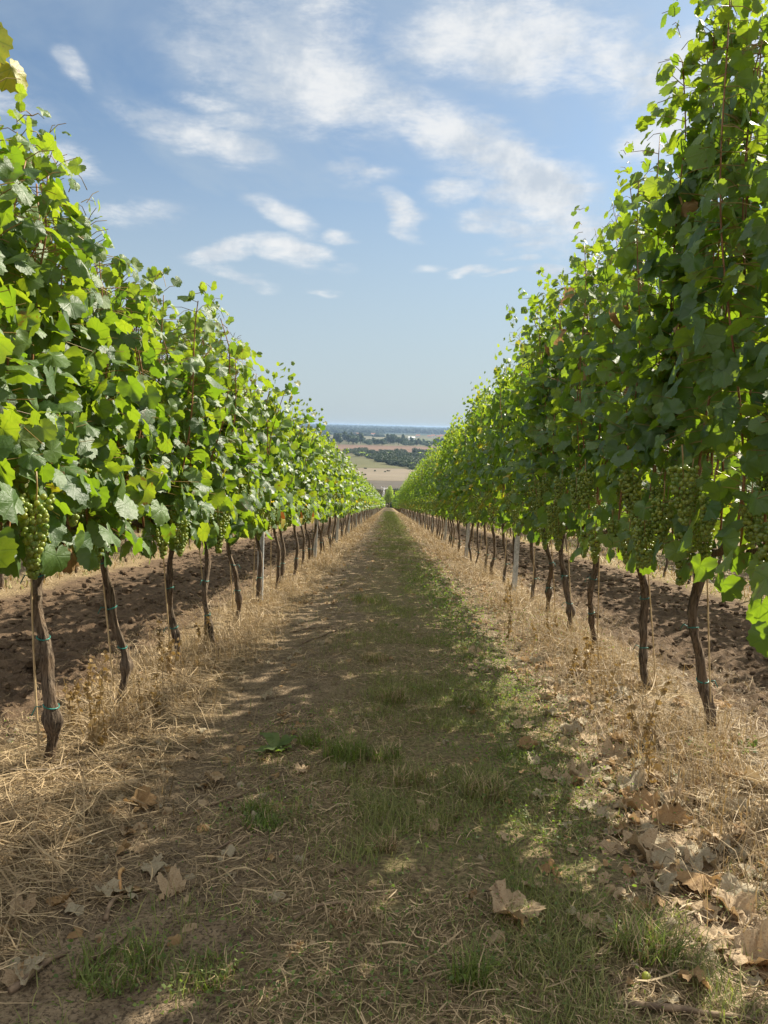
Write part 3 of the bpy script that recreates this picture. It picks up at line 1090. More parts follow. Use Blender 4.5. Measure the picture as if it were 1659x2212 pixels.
for side in 'LR':
    rng = random.Random(61 if side == 'L' else 62)
    for i_ in range(0, 20):
        if i_ > 4 and rng.random() < .35:
            continue
        vx = vines[(side, i_)].location
        ln = NEAR[(side, i_)][1] if (side, i_) in NEAR else (0, 0)
        o = link('bamboo_stake', stake_mesh(i_ + (0 if side == 'L' else 40), .92, ln))
        o.location = (vx.x - ln[0] + (-.032 if side == 'L' else .032), vx.y - ln[1] - .012, vx.z)
        tag(o, f'thin bamboo stake tied to the {ordinal(i_ + 1)} trunk of the {ROWNAME[side]}', 'stake', 'bamboo stakes tied to the vine trunks')


def post_parts(h):
    """a folded galvanised post: web, two flanges with hook notches"""
    w, d, th = .056, .034, .003
    body = MB()
    body.add(*box(-w / 2, w / 2, -th, 0, -.3, h))
    body.add(*box(-w / 2, -w / 2 + th, th * .2, d, -.3, h))
    body.add(*box(w / 2 - th, w / 2, th * .2, d, -.3, h))
    body.add(*box(-w / 2 + th * 1.2, -w / 2 + .014, d - th, d - .0003, -.3, h))
    body.add(*box(w / 2 - .014, w / 2 - th * 1.2, d - th, d - .0003, -.3, h))
    for s in (-1, 1):
        v, t, q_ = tube(np.array([(s * .012, -th - .001, -.3), (s * .012, -th - .001, h)]), .004, 6)
        body.add(v, t, q_)
    return body.mesh('trellis_post', (M['steel'],), smooth=False)


hook = MB()
hook.add(*tube(np.array([(-.03, .01, 0), (-.046, .01, .004), (-.046, .01, .022)]), .003, 5))
HOOK = hook.mesh('wire_hook', (M['steel'],))
for side in 'LR':
    me_p = post_parts(1.9 if side == 'L' else 2.4)
    p0 = POST_L if side == 'L' else POST_R
    rng = random.Random(5)
    proto = None
    for k_ in range(17):
        y = p0 + k_ * POST_STEP
        if proto is None:
            proto = o = link('trellis_post', me_p)
            for z in (.78, 1.2, 1.6, 2.0):
                hk = link('wire_hook', HOOK, o)
                hk.location = (0, 0, z)
        else:
            o = copy_tree(proto)
        o.location = (ROWX[side] + .02, y, float(base_z(y)))
        o.rotation_euler = (rng.uniform(-.03, .03), rng.uniform(-.025, .025), 0)
        tag(o, f'{ordinal(k_ + 1)} galvanised steel post from the camera in the {ROWNAME[side]}', 'post', f'steel trellis posts of the {ROWNAME[side]}')
    for nm, z, dx_ in (('lowest', .80, -.028), ('second lowest', 1.2, -.05), ('second highest', 1.6, .05), ('topmost', 2.0, -.05)):
        yy = np.linspace(.5, 100, 60)
        v, t, q_ = tube(np.stack([np.full(60, ROWX[side] + dx_), yy, base_z(yy) + z + .004 * np.sin(yy * 1.1)], -1), .0016, 5)
        o = link('trellis_wire', mesh_of('trellis_wire', v, t, q_, smooth=True, mats=(M['wire'],)))
        tag(o, f'{nm} thin steel wire strung along the {ROWNAME[side]}', 'wire', f'trellis wires of the {ROWNAME[side]}')

# ---- the rest of the vineyard, too far to tell vine from vine
mb = MB()
rng = np.random.default_rng(77)
segs = [(XL, 95, 226, 2.05, 70), (XR, 96, 226, 2.95, 80), (XL - PITCH, 39, 120, 2.4, 60), (XR + PITCH, 39, 120, 2.5, 60), (XL - 2 * PITCH, 8, 70, 2.4, 60), (XR + 2 * PITCH, 8, 70, 2.4, 60)]
for xx, a, b, H, per in segs:
    n = int((b - a) * per)
    yy = rng.uniform(a, b, n)
    P = np.stack([xx + rng.normal(0, .16, n), yy, base_z(yy) + rng.uniform(.68, H, n) + .12 * np.sin(yy * 2.1)], -1)
    sd = np.sign(P[:, 0] - xx)
    V, tr, uv, m = leaf_batch(TPL['C'], P, np.stack([sd * .3, 0 * sd, -1 + 0 * sd], -1) + rng.normal(0, .5, (n, 3)), np.stack([sd * .7, 0 * sd, .6 + 0 * sd], -1) + rng.normal(0, .4, (n, 3)),
                              rng.uniform(.22, .34, n), rng)
    mb.add(V, tr, None, uv=uv, tint=np.repeat(np.clip(rng.normal(.45, .25, n), 0, 1), m), age=np.repeat(rng.random(n) * .8, m))
    for y in np.arange(a, b, STEP):
        v, t, q_ = tube(np.array([(xx, y, float(base_z(y)) - .05), (xx + rng.uniform(-.04, .04), y + rng.uniform(-.05, .05), float(base_z(y)) + .85)]), .02, 4, cap=False)
        mb.add(v, t, q_, mat=1, tint=.5, age=0)
tag(link('distant_vines', mb.mesh('distant_vines', (M['leaf_far'], M['bark']))), 'far ends of the vine rows merging down the slope', 'vines', kind='stuff')

# ------------------------------------------------------------------ ground cover
def logy(n, a, b, rng):
    return a * (b / a) ** rng.random(n)


def blades(x, y, L, Wd, rng, lean=.5, curve=.5, z0=None):
    """upright blades: two-segment strips that bend over"""
    n = len(x)
    z = gh(x, y) - .005 if z0 is None else z0
    a = rng.uniform(0, 2 * np.pi, n)
    ln = rng.uniform(.1, 1, n) * lean
    d1 = np.stack([np.cos(a) * ln, np.sin(a) * ln, np.ones(n)], -1)
    d1 = unit(d1)
    b = a + rng.normal(0, .6, n)
    cv = rng.uniform(.2, 1.6, n) * curve
    d2 = unit(d1 + np.stack([np.cos(b) * cv, np.sin(b) * cv, -cv * .55], -1))
    s = np.stack([-np.sin(a), np.cos(a), np.zeros(n)], -1)
    tw = rng.uniform(-1, 1, (n, 1))
    s = unit(s + tw * d2 * .4 + .5 * rng.normal(0, 1, (n, 3)) * .5)
    P = np.stack([x, y, z], -1)
    Lc, Wc = L[:, None], Wd[:, None]
    p1 = P + d1 * Lc * .5
    p2 = p1 + d2 * Lc * .5
    V = np.stack([P - s * Wc * .5, P + s * Wc * .5, p1 - s * Wc * .42, p1 + s * Wc * .42, p2], 1).reshape(-1, 3)
    o = (np.arange(n) * 5)[:, None]
    return V, o + np.array([[2, 3, 4]]), o + np.array([[0, 1, 3, 2]])


def strands(x, y, L, Wd, rng, hmax=.03, hdg=None):
    """fallen stalks: four-segment strips that curl over the ground"""
    n = len(x)
    a0 = rng.uniform(0, 2 * np.pi, n) if hdg is None else hdg
    cu = rng.normal(0, .55, n)
    t = np.linspace(-.5, .5, 5)
    ang = a0[:, None] + cu[:, None] * t[None]
    dxy = np.stack([np.cos(ang), np.sin(ang)], -1) * (L[:, None, None] / 4)
    pos = np.cumsum(dxy, axis=1)
    pos = pos - pos.mean(1, keepdims=True)
    px, py = x[:, None] + pos[..., 0], y[:, None] + pos[..., 1]
    base_ = gh(px, py)
    h0 = rng.random(n) ** 1.6 * hmax
    arch = h0[:, None] * (1 + rng.normal(0, .5, n)[:, None] * t * 2 - rng.uniform(-.5, 1.0, n)[:, None] * (2 * t[None]) ** 2)
    pz = base_ + np.maximum(arch, .002)
    P = np.stack([px, py, pz], -1)
    sx = np.stack([-np.sin(ang), np.cos(ang), rng.normal(0, .5, n)[:, None] + 0 * ang], -1)
    w = (Wd[:, None] * np.array([.7, 1, 1, .9, .4])[None])[..., None] * .5
    V = np.stack([P - sx * w, P + sx * w], 2).reshape(-1, 3)
    o = (np.arange(n) * 10)[:, None, None]
    k_ = np.arange(4)[None, :, None] * 2
    q_ = (o + k_ + np.array([0, 1, 3, 2])[None, None]).reshape(-1, 4)
    return V, q_


def row_side(n, rng, sig):
    """x positions scattered round the two vine rows"""
    return np.where(rng.random(n) < .5, XL, XR) + rng.normal(0, sig, n)


rng = np.random.default_rng(123)
# green grass in the middle of the path
n = 150000
y = logy(n, 1.25, 110, rng)
x = rng.normal(.23, .36, n)
pat = .5 + 2.0 * (fbm2(x * 2.8, y * 2.0, 41, 3) - .5)
right = np.exp(-((x - .52) / .22) ** 2)
keep = (pat + .16 * right + rng.normal(0, .045, n)) > np.where(np.abs(x - .1) < .75, np.where(y < 2.6, .63, .60), .76)
keep |= (rng.random(len(x)) < .10) & (np.abs(x) < 1.0)
x, y = x[keep], y[keep]
n = len(x)
far = np.clip(y / 9, 1, 8)
clump = .5 + 1.1 * vnoise(x * 7, y * 7, 44)
L = rng.uniform(.016, .070, n) * clump * far ** .42
Wd = rng.uniform(.0014, .0030, n) * far ** .9
V, t, q_ = blades(x, y, L, Wd, rng, 1.1, .8)
me = mesh_of('grass', V, t, q_, {'tint': np.repeat(np.clip(rng.normal(.45, .34, n), 0, 1), 5)}, None, True, (M['grass'],))
tag(link('grass', me), 'short worn green grass along the middle of the path', 'grass', kind='stuff')

# fine thatch of dry stalks lying on the path
n = 215000
y = logy(n, 1.25, 45, rng)
x = rng.uniform(-1.9, 2.2, n)
keep = (fbm2(x * 2.6, y * 2.0, 61, 3) + rng.normal(0, .05, n)) > .40 + .20 * np.exp(-((x + .62) / .24) ** 2)
x, y = x[keep], y[keep]
n = len(x)
far = np.clip(y / 7, 1, 6)
long_ = np.where(rng.random(n) < .12, 2.2, 1.0)
V, q_ = strands(x, y, rng.uniform(.012, .065, n) * long_ * far ** .4, rng.uniform(.0008, .0022, n) * long_ ** .6 * far ** .9, rng, .020)
me = mesh_of('thatch', V, None, q_, {'tint': np.repeat(rng.random(n) ** 1.25, 10)}, None, True, (M['straw'],))
tag(link('thatch', me), 'thin dry stalks and clippings lying over the bare path', 'dry grass', kind='stuff')

# deep straw under both rows
n = 27000
y = logy(n, 1.3, 60, rng)
x = row_side(n, rng, .21)
x = np.where(x < 0, x + .18 + .10 * (vnoise(y * 1.1, y * 0, 9) - .5), x - .10)
keep = (x < -.80) | ((x > 1.02) & (rng.random(n) < np.where(y < 4.2, .24, .8)))
keep &= ~((x > -.80) & (x < 1.0))
x, y = x[keep], y[keep]
n = len(x)
far = np.clip(y / 7, 1, 6)
V, q_ = strands(x, y, rng.uniform(.04, .30, n) * far ** .2, rng.uniform(.0012, .0034, n) * far ** .85, rng, .075)
me = mesh_of('straw', V, None, q_, {'tint': np.repeat(np.clip(rng.normal(.5, .28, n), 0, 1), 10)}, None, True, (M['straw'],))
tag(link('straw', me), 'tangled bleached dry grass lodged along the feet of the vines', 'dry grass', kind='stuff')

# standing dry grass under the rows
n = 44000
y = logy(n, 1.6, 90, rng)
x = row_side(n, rng, .20)
x = np.where(x < 0, x + .08, x - .20)
keep = (fbm2(x * 2, y * 1.2, 81, 3) + rng.normal(0, .05, n)) > np.where(y < 4, np.where(x > 0, .58, .51), .43)
x, y = x[keep], y[keep]
n = len(x)
far = np.clip(y / 8, 1, 6)
V, t, q_ = blades(x, y, rng.uniform(.05, .27, n) * far ** .12, rng.uniform(.0014, .0034, n) * far ** .85, rng, .8, .9)
me = mesh_of('dry_grass', V, t, q_, {'tint': np.repeat(np.clip(rng.normal(.5, .3, n), 0, 1), 5)}, None, True, (M['straw'],))
tag(link('dry_grass', me), 'standing dry grass between the vine trunks of both rows', 'dry grass', kind='stuff')

# rough dry grass of the unharrowed alleys further out
n = 26000
y = logy(n, 3.5, 60, rng)
x = np.where(rng.random(n) < .5, rng.uniform(-8.5, -3.75, n), rng.uniform(4.0, 8.8, n))
V, t, q_ = blades(x, y, rng.uniform(.05, .20, n) * (y / 6) ** .2, rng.uniform(.005, .012, n) * (y / 6) ** .6, rng, 1.4, .9)
me = mesh_of('rough_grass', V, t, q_, {'tint': np.repeat(np.clip(rng.normal(.4, .3, n), 0, 1), 5)}, None, True, (M['straw'], M['grass']), (np.arange(n) % 3 == 0).astype(int), (np.arange(n) % 3 == 0).astype(int))
tag(link('rough_grass', me), 'rough half dry grass in the alleys beyond the neighbouring rows', 'dry grass', kind='stuff')

# low green herbs creeping along the right of the path
mb = MB()
for cx, cy, sx, sy, n in ((.60, 5.3, .13, .6, 900), (.68, 4.15, .16, .34, 1500), (.60, 2.85, .14, .30, 1300), (.50, 2.2, .15, .25, 700), (.66, 7.2, .16, 1.0, 900), (.62, 10.5, .2, 2.0, 900), (.1, 2.1, .3, .3, 260),
                          (-.36, 2.32, .12, .12, 160), (-.52, 1.52, .13, .09, 110), (.1, 1.7, .3, .15, 260), (.25, 3.4, .3, .5, 500), (-.35, 3.2, .12, .2, 300), (-.15, 1.45, .2, .06, 260), (1.35, 6.3, .2, .8, 300),
                          (-1.75, 2.75, .2, .3, 220), (1.3, 3.05, .05, .05, 160)):
    n = int(n * 1.8)
    x = rng.normal(cx, sx, n); y = np.maximum(rng.normal(cy, sy, n), 1.25)
    P = np.stack([x, y, gh(x, y) + rng.random(n) ** 1.5 * .055], -1)
    V, tr, uv, m = leaf_batch(template(6, False, 0), P, rng.normal(0, 1, (n, 3)) + np.array([0, 0, .5]), rng.normal(0, .5, (n, 3)) + np.array([0, 0, 1.0]), rng.uniform(.005, .012, n) * max(1, cy / 4), rng, .6)
    mb.add(V, tr, None, uv=uv, tint=np.repeat(rng.random(n), m))
tag(link('ground_cover', mb.mesh('ground_cover', (M['herb'],))), 'small leaved green herbs creeping beside the path', 'ground cover', kind='stuff')

# clods of the harrowed alleys
mb = MB()
n = 4200
y = logy(n, 2.2, 26, rng)
x = np.where(rng.random(n) < .5, rng.uniform(-3.6, -1.72, n), rng.uniform(1.95, 3.9, n))
z = gh(x, y)
bv, bf = ICO1
for k_ in range(n):
    s = rng.uniform(.004, .020) * (1 + 1.1 * (rng.random() < .07)) * (1 + y[k_] / 30)
    d = bv * (1 + .75 * (vnoise(bv[:, 0] * 2.3 + k_, bv[:, 1] * 2.3 + bv[:, 2] * 3.1, k_ % 97) - .5))[:, None] * np.array([1.2, 1, .75]) * s
    mb.add(d + np.array([x[k_], y[k_], z[k_] + s * .3]), bf)
tag(link('clods', mb.mesh('clods', (M['ground'],), smooth=False)), 'loose brown clods of the harrowed soil beyond both rows', 'clods', kind='stuff')

# small scraps of dead leaf, too many and too small to count
mb = MB()
n = 3400
y = logy(n, 1.5, 40, rng)
x = np.where(rng.random(n) < .74, rng.normal(1.1, .32, n), rng.normal(-.85, .38, n))
P = np.stack([x, y, gh(x, y) + .008 + rng.random(n) * .012], -1)
V, tr, uv, m = leaf_batch(TPL['B'], P, rng.normal(0, 1, (n, 3)) * np.array([1, 1, .2]), rng.normal(0, .4, (n, 3)) + np.array([0, 0, 1]), rng.uniform(.014, .046, n) * np.clip(y / 6, 1, 3) ** .6, rng, 2.0)
mb.add(V, tr, None, uv=uv, tint=np.repeat(rng.random(n), m))
tag(link('leaf_litter', mb.mesh('leaf_litter', (M['dead_leaf'],))), 'scraps of dead vine leaves scattered on both sides of the path', 'leaf litter', kind='stuff')

# ------------------------------------------------------------------ fallen leaves one by one
def fallen_mesh(seed, tint, crumple):
    """a dry leaf, curled and thick enough to stand off the ground"""
    rng = np.random.default_rng(seed)
    tp = template(41, True, .05)
    V, tr, uv, m = leaf_batch(tp, np.array([[0, -.3, 0.]]), np.array([[0, 1., 0]]), np.array([[0, 0, 1.]]), np.array([1.0]), rng, .4)
    x_, y_ = V[:, 0], V[:, 1]
    c = crumple
    z_ = c * (.42 * (fbm2(x_ * 2.6 + seed, y_ * 2.6, seed) - .5) * 2 + .20 * (fbm2(x_ * 7 + seed, y_ * 7, seed + 5) - .5) * 2)
    z_ = z_ + c * rng.uniform(.1, .55) * np.hypot(x_, y_) ** 2 - c * rng.uniform(0, .5) * x_ * x_ + c * .25 * np.abs(np.sin(x_ * 5 + rng.uniform(0, 6))) * np.abs(y_)
    k_ = 1 - .25 * c * rng.random()
    V = np.stack([x_ * k_, y_ * (1 - .2 * c * rng.random()), z_ - z_.min() * .8], -1)
    return mesh_of('fallen_leaf', V, tr, None, {'tint': np.full(len(V), tint)}, uv, True, (M['dead_leaf'],))


FALL = {c: [fallen_mesh(s0 + k_, t_, .50 + .13 * k_) for k_ in range(5)] for c, t_, s0 in (('pale tan', .1, 10), ('orange brown', .48, 30), ('greyish', .8, 50))}
def fallen(x, y, s, colour, k_, rz, label, tilt=(0, 0), lift=.003):
    o = link('fallen_leaf', FALL[colour][k_])
    o.location = (x, y, float(gh(x, y)) + lift)
    o.rotation_euler = (tilt[0], tilt[1], rz)
    s *= .80
    o.scale = (s, s, s)
    return tag(o, label, 'leaf', 'dead vine leaves fallen beside the path')


fallen(.31, 1.79, .175, 'pale tan', 4, .6, 'large pale crumpled leaf lying alone on the grass right of the middle', (.45, .1), .022)
fallen(.76, 2.12, .185, 'pale tan', 3, 2.2, 'big curled tan leaf, first of the cluster at the right foreground', (.2, -.2))
fallen(.88, 2.10, .16, 'greyish', 4, .5, 'grey green crumpled leaf touching the big curled tan leaf', (.2, .1))
fallen(.84, 1.96, .155, 'orange brown', 2, 1.0, 'rust brown leaf just below the big curled tan leaf')
fallen(.72, 2.66, .12, 'pale tan', 3, 3.4, 'pale peaked leaf on the grass edge below the dry weeds', (.2, .3))
fallen(.87, 2.47, .15, 'orange brown', 4, 2.5, 'arched orange tan leaf above the grassy patch at right', (.1, .2))
fallen(1.32, 2.80, .12, 'orange brown', 1, .5, 'flat reddish leaf on bare soil below the nearest right trunk')
fallen(.84, 1.60, .165, 'pale tan', 4, 1.7, 'widest pale leaf near the bottom right corner', (-.15, .25))
fallen(.92, 1.48, .16, 'greyish', 3, .2, 'ash grey ragged leaf in the bottom right corner')
fallen(-.68, 1.86, .10, 'greyish', 2, .3, 'pale grey leaf beside the short orange twig at left')
fallen(-.62, 1.96, .09, 'greyish', 1, 2.3, 'grey leaf just above the short orange twig at left')
fallen(-.30, 2.72, .075, 'pale tan', 3, 1.2, 'small pale leaf alone on the bare track left of the dock plant')
fallen(-.47, 3.55, .075, 'pale tan', 4, 2.2, 'small folded white leaf far up the bare track')
fallen(-.52, 1.86, .10, 'pale tan', 4, 4.0, 'shredded pale leaf right of the short orange twig')
fallen(-.80, 2.42, .11, 'orange brown', 3, 1.0, 'brown leaf caught in the straw below the nearest left trunk', (.5, .2))
fallen(-.74, 1.50, .085, 'greyish', 2, 1.9, 'grey leaf at the bottom left corner')
rnd = random.Random(3)
spots = [(rnd.gauss(.98, .19), 1.4 * (5.0 / 1.4) ** rnd.random(), 'right') for _ in range(135)] + [(rnd.gauss(.9, .2), rnd.uniform(4.2, 10), 'far') for _ in range(46)] + \
        [(rnd.gauss(-.70, .16), 1.45 * (4.0 / 1.45) ** rnd.random(), 'left') for _ in range(9)] + [(rnd.gauss(-.62, .16), rnd.uniform(4, 9), 'leftfar') for _ in range(16)] + \
        [(rnd.uniform(1.3, 2.0), rnd.uniform(2.4, 4.5), 'soil') for _ in range(16)] + [(rnd.gauss(.86, .20), 1.45 * (3.4 / 1.45) ** rnd.random(), 'drift') for _ in range(60)]
WHERE = {'right': 'in the drift of leaves at the right foreground', 'far': 'in the leaf strip along the right side of the path', 'left': 'on the bare soil at the left foreground',
         'leftfar': 'on the left track beside the straw further down', 'soil': 'near the foot of the right row', 'drift': 'on the ragged edge of the leaf drift at right'}
for x, y, wh in spots:
    c = rnd.choice(['pale tan', 'pale tan', 'pale tan', 'greyish', 'greyish', 'orange brown'] if wh != 'soil' else ['orange brown', 'pale tan'])
    s = rnd.uniform(.07, .145) if wh in ('right', 'soil') else rnd.uniform(.04, .075) if wh == 'drift' else rnd.uniform(.05, .095)
    fallen(x, y, s, c, rnd.randrange(5), rnd.uniform(0, 6.3), f'{"small " if s < .085 else "large " if s > .12 else ""}{c} dead leaf {WHERE[wh]}', (rnd.uniform(-.3, .3), rnd.uniform(-.3, .3)))

# ------------------------------------------------------------------ tufts, weeds, twigs
def tuft(x, y, rad_, hgt, n, mat, name, label, cat='grass tuft', mixd=0.0, group='grass tufts on the path'):
    rg = np.random.default_rng(int(abs(x * 1000) + abs(y * 77)))
    a, r_ = rg.uniform(0, 6.3, n), rad_ * np.sqrt(rg.random(n)) * .55
    bx, by = np.cos(a) * r_, np.sin(a) * r_
    z0 = gh(x + bx, y + by) - float(gh(x, y)) - .005
    V, t, q_ = blades(bx, by, hgt * rg.uniform(.4, 1.1, n), rg.uniform(.002, .0042, n), rg, .75, .7, z0)
    me_ = mesh_of(name, V, t, q_, {'tint': np.repeat(rg.random(n), 5)}, None, True, (M[mat], M['straw']), (np.random.default_rng(1).random(n) < mixd).astype(int), (np.random.default_rng(1).random(n) < mixd).astype(int))
    return tag(link(name, me_, loc=(x, y, float(gh(x, y)))), label, cat, group)


TUFTS = [(-.14, 2.90, .16, .13, 260, 'grass', .1, 'lush dark green tuft right of the dock plant'),
         (.02, 2.88, .12, .10, 160, 'grass', .3, 'olive tuft close to the right of the lush dark green tuft'),
         (.09, 2.62, .09, .10, 130, 'grass', .55, 'yellowish tuft in the middle of the foreground path'),
         (.05, 3.72, .12, .13, 200, 'grass', .45, 'upright olive brown tuft standing on the middle of the path'),
         (.36, 2.52, .15, .11, 230, 'grass', .45, 'broad yellow green tuft in the shade right of the middle'),
         (.61, 1.62, .13, .12, 260, 'grass', .35, 'sunlit tuft beside the leaf drift at the bottom right'),
         (.20, 1.50, .07, .11, 120, 'grass', .1, 'dark green tuft at the bottom edge below the lone pale leaf'),
         (-.16, 7.7, .34, .12, 300, 'grass', .3, 'large dark clump of grass further down the path'),
         (-.06, 4.75, .16, .09, 150, 'grass', .6, 'dry tuft on the path beyond the upright olive brown tuft'),
         (.45, 3.75, .18, .09, 220, 'grass', .3, 'low wide tuft at the right edge of the path'),
         (-.30, 3.05, .10, .10, 110, 'grass', .2, 'light green blades rising behind the dock plant'),
         (-.36, 2.25, .11, .06, 150, 'herb', 0, 'bright green patch of short grass on the left of the foreground'),
         (-.55, 1.53, .17, .07, 300, 'grass', .2, 'thin green grass patch near the bottom left corner'),
         (-.36, 1.50, .12, .06, 200, 'grass', .3, 'short green grass right of the patch in the bottom left corner'),
         (-.40, 2.36, .10, .06, 160, 'grass', .15, 'fresh green blades beside the bright green patch at left'),
         (-.06, 1.72, .10, .05, 120, 'straw', .5, 'bleached tuft in the middle near the bottom edge'),
         (.02, 2.1, .07, .08, 70, 'straw', .6, 'pale dry tuft right of centre in the foreground'),
         (.52, 2.95, .10, .07, 140, 'grass', .2, 'green tuft where the shade meets the sun strip')]
for x, y, r_, h, n, m_, md, lab in TUFTS:
    tuft(x, y, r_, h, int(n * 1.5), 'lush' if m_ == 'grass' and md < .4 else m_, 'grass_tuft', lab, mixd=md)

# dock plant: a rosette of broad leaves
dp = bpy.data.objects.new('dock_plant', None)
COL.objects.link(dp)
dp.location = (-.42, 2.96, float(gh(-.42, 2.96)))
dp.scale = (.62, .62, .75)
tag(dp, 'broad leaved green dock plant at the left edge of the path grass', 'plant')
rg = np.random.default_rng(4)
for k_ in range(8):
    a = k_ * .85 + rg.uniform(-.3, .3)
    n = 9
    t = np.linspace(0, 1, n)
    L = rg.uniform(.10, .17)
    up = rg.uniform(.2, 1.0)
    w = .034 * np.sin(np.pi * np.clip(t * .92 + .06, 0, 1)) ** .8
    cx, cz = L * t, L * up * t * (1 - .55 * t) + .01
    rows = []
    for s, dz_ in ((-1, .010), (0, 0), (1, .010)):
        rows.append(np.stack([cx, s * w, cz + dz_ * abs(s) * np.sin(t * 9 + k_)], -1))
    V = np.stack(rows, 1).reshape(-1, 3)
    q_ = [(i_ * 3 + b, i_ * 3 + b + 1, i_ * 3 + b + 4, i_ * 3 + b + 3) for i_ in range(n - 1) for b in (0, 1)]
    link('leaf', mesh_of('leaf', V, None, q_, {'tint': np.full(len(V), rg.uniform(.2, .9))}, None, True, (M['herb'],)), dp, rotz=a)


def weed(x, y, h, n_st, label, green=0.0, seed=0):
    """standing withered weed: stems with short leaves and seed heads"""
    rg = np.random.default_rng(seed + 900)
    root = bpy.data.objects.new('dried_weed', None)
    COL.objects.link(root)
    root.location = (x, y, float(gh(x, y)))
    tag(root, label, 'weed', 'withered weeds standing under the vines')
    st, lf = MB(), []
    P, T, N_, Sz = [], [], [], []
    for s in range(n_st):
        bx, by = rg.normal(0, .035, 2)
        t = np.linspace(0, 1, 7)
        hh = h * rg.uniform(.55, 1.05)
        lx, ly = rg.normal(0, .14, 2) * hh
        path = np.stack([bx + lx * t ** 1.5, by + ly * t ** 1.5, hh * t - .01], -1)
        v, tt, q_ = tube(path, np.linspace(.0026, .0012, 7), 4, cap=False)
        st.add(v, tt, q_, tint=rg.random())
        m_ = int(hh / .012)
        u = rg.random(m_) ** .8
        for a in u:
            p = np.array([np.interp(a, t, path[:, c]) for c in range(3)])
            P.append(p + rg.normal(0, .006, 3)); T.append(rg.normal(0, .6, 3) + np.array([0, 0, .6 if a > .6 else -.3])); N_.append(rg.normal(0, 1, 3)); Sz.append(rg.uniform(.016, .045) * (1.1 - .5 * a))
    link('stem', st.mesh('stem', (M['dry_weed'],)), root)
    V, tr, uv, m = leaf_batch(template(6, False, 0), np.array(P), np.array(T), np.array(N_), np.array(Sz), rg, 1.2)
    V = V
    mt = M['herb'] if green else M['dry_weed']
    link('foliage', mesh_of('foliage', V, tr, None, {'tint': np.repeat(rg.random(len(P)), m)}, uv, True, (mt,)), root)
    return root


WEEDS = [(-1.12, 2.95, .34, 4, 'tall yellow dry weed between the first and second left trunks'), (-1.30, 3.15, .30, 4, 'withered weed close behind the tall yellow dry weed at left'),
         (-1.05, 3.35, .26, 4, 'short dry weed just right of the second left trunk'), (-1.42, 3.6, .28, 4, 'dry weed on the tilled side of the second left trunk'),
         (-1.15, 4.1, .30, 4, 'dry weed between the second and third left trunks'), (-1.18, 4.9, .27, 4, 'dry weed between the third and fourth left trunks'),
         (-1.35, 4.75, .24, 3, 'thin dry weed behind the third left trunk'), (-1.55, 2.6, .26, 3, 'half green weed left of the nearest left trunk'),
         (1.08, 3.15, .34, 3, 'tallest dry weed standing left of the nearest right trunk'), (.98, 2.75, .22, 4, 'short dry weed among the leaves at right'),
         (1.12, 3.7, .30, 4, 'dry weed left of the leaning right trunk'), (1.25, 4.5, .30, 4, 'dry weed between the second and third right trunks'),
         (1.10, 4.4, .26, 4, 'yellow weed at the edge of the sun strip on the right'), (1.2, 5.6, .3, 4, 'bushy dry weed before the fourth right trunk'),
         (.95, 5.9, .42, 2, 'single dark weed stalk on the sunlit strip'), (1.2, 7.4, .3, 4, 'dry weed beside the fifth right trunk'), (1.5, 3.05, .10, 4, 'small green weed at the foot of the nearest right trunk')]
for k_, (x, y, h, n, lab) in enumerate(WEEDS):
    weed(x, y, h, n, lab, 1.0 if 'green' in lab else 0, k_)


def twig(p0, p1, r, label, mat='twig', seed=0, lift=.01, fork=False):
    rg = np.random.default_rng(seed + 700)
    n = 12
    t = np.linspace(0, 1, n)
    x, y = p0[0] + (p1[0] - p0[0]) * t, p0[1] + (p1[1] - p0[1]) * t
    w = .03 * math.hypot(p1[0] - p0[0], p1[1] - p0[1])
    x = x + w * np.sin(t * 5 + rg.uniform(0, 6)); y = y + w * np.sin(t * 4 + rg.uniform(0, 6))
    z = gh(x, y)
    z = np.linspace(z[0], z[-1], n) * .5 + z * .5 + r * .6 + lift * np.sin(t * math.pi)
    mb_ = MB()
    rr = r * (1 - .45 * t) * (1 + .16 * np.sin(t * 22))
    mb_.add(*tube(np.stack([x, y, z], -1), rr, 7))
    if fork:
        e = np.array([x[5], y[5], z[5]])
        mb_.add(*tube(np.array([e, e + np.array([.03, .02, .015]), e + np.array([.07, .06, .03])]), [r * .6, r * .5, r * .3], 6))
    o = link('twig', mb_.mesh('twig', (M[mat],)))
    return tag(o, label, 'twig', 'twigs lying on the ground')


twig((-.62, 2.35), (-.28, 2.66), .006, 'long thin brown twig on the bare track below the dock plant', seed=1, fork=True)
twig((-.60, 5.35), (-.25, 6.1), .009, 'long pale prunings twig lying across the left track', seed=2)
twig((-.75, 5.9), (-.42, 6.05), .008, 'dark twig lying beyond the long pale twig', seed=3)
twig((-.70, 1.98), (-.655, 1.83), .006, 'short jointed orange twig at the left', 'orange_twig', 4, .02)
twig((-.66, 1.74), (-.655, 1.86), .007, 'grey twig leaning below the short orange twig', seed=5, lift=.012)
twig((-.75, 1.45), (-.69, 1.60), .008, 'dark stick at the bottom left corner', seed=6)
twig((-.63, 1.50), (-.58, 1.66), .0065, 'pale stick right of the dark stick at bottom left', seed=7)
twig((-.20, 1.72), (-.06, 1.78), .005, 'dark twig in the grass left of centre', seed=8)
twig((.42, 1.62), (.52, 1.68), .006, 'short dark twig below the lone pale leaf', seed=9)
twig((.40, 1.52), (.50, 1.54), .006, 'dark twig at the bottom edge right of centre', seed=10)
twig((.50, 1.43), (.78, 1.40), .008, 'thick brown stick at the bottom right', seed=11)
twig((-.48, 2.05), (-.36, 2.18), .004, 'thin twig on bare soil left of the bright green patch', seed=12)
twig((.34, 4.05), (.60, 4.0), .006, 'dark twig on the right of the path ahead of the herbs', seed=13)
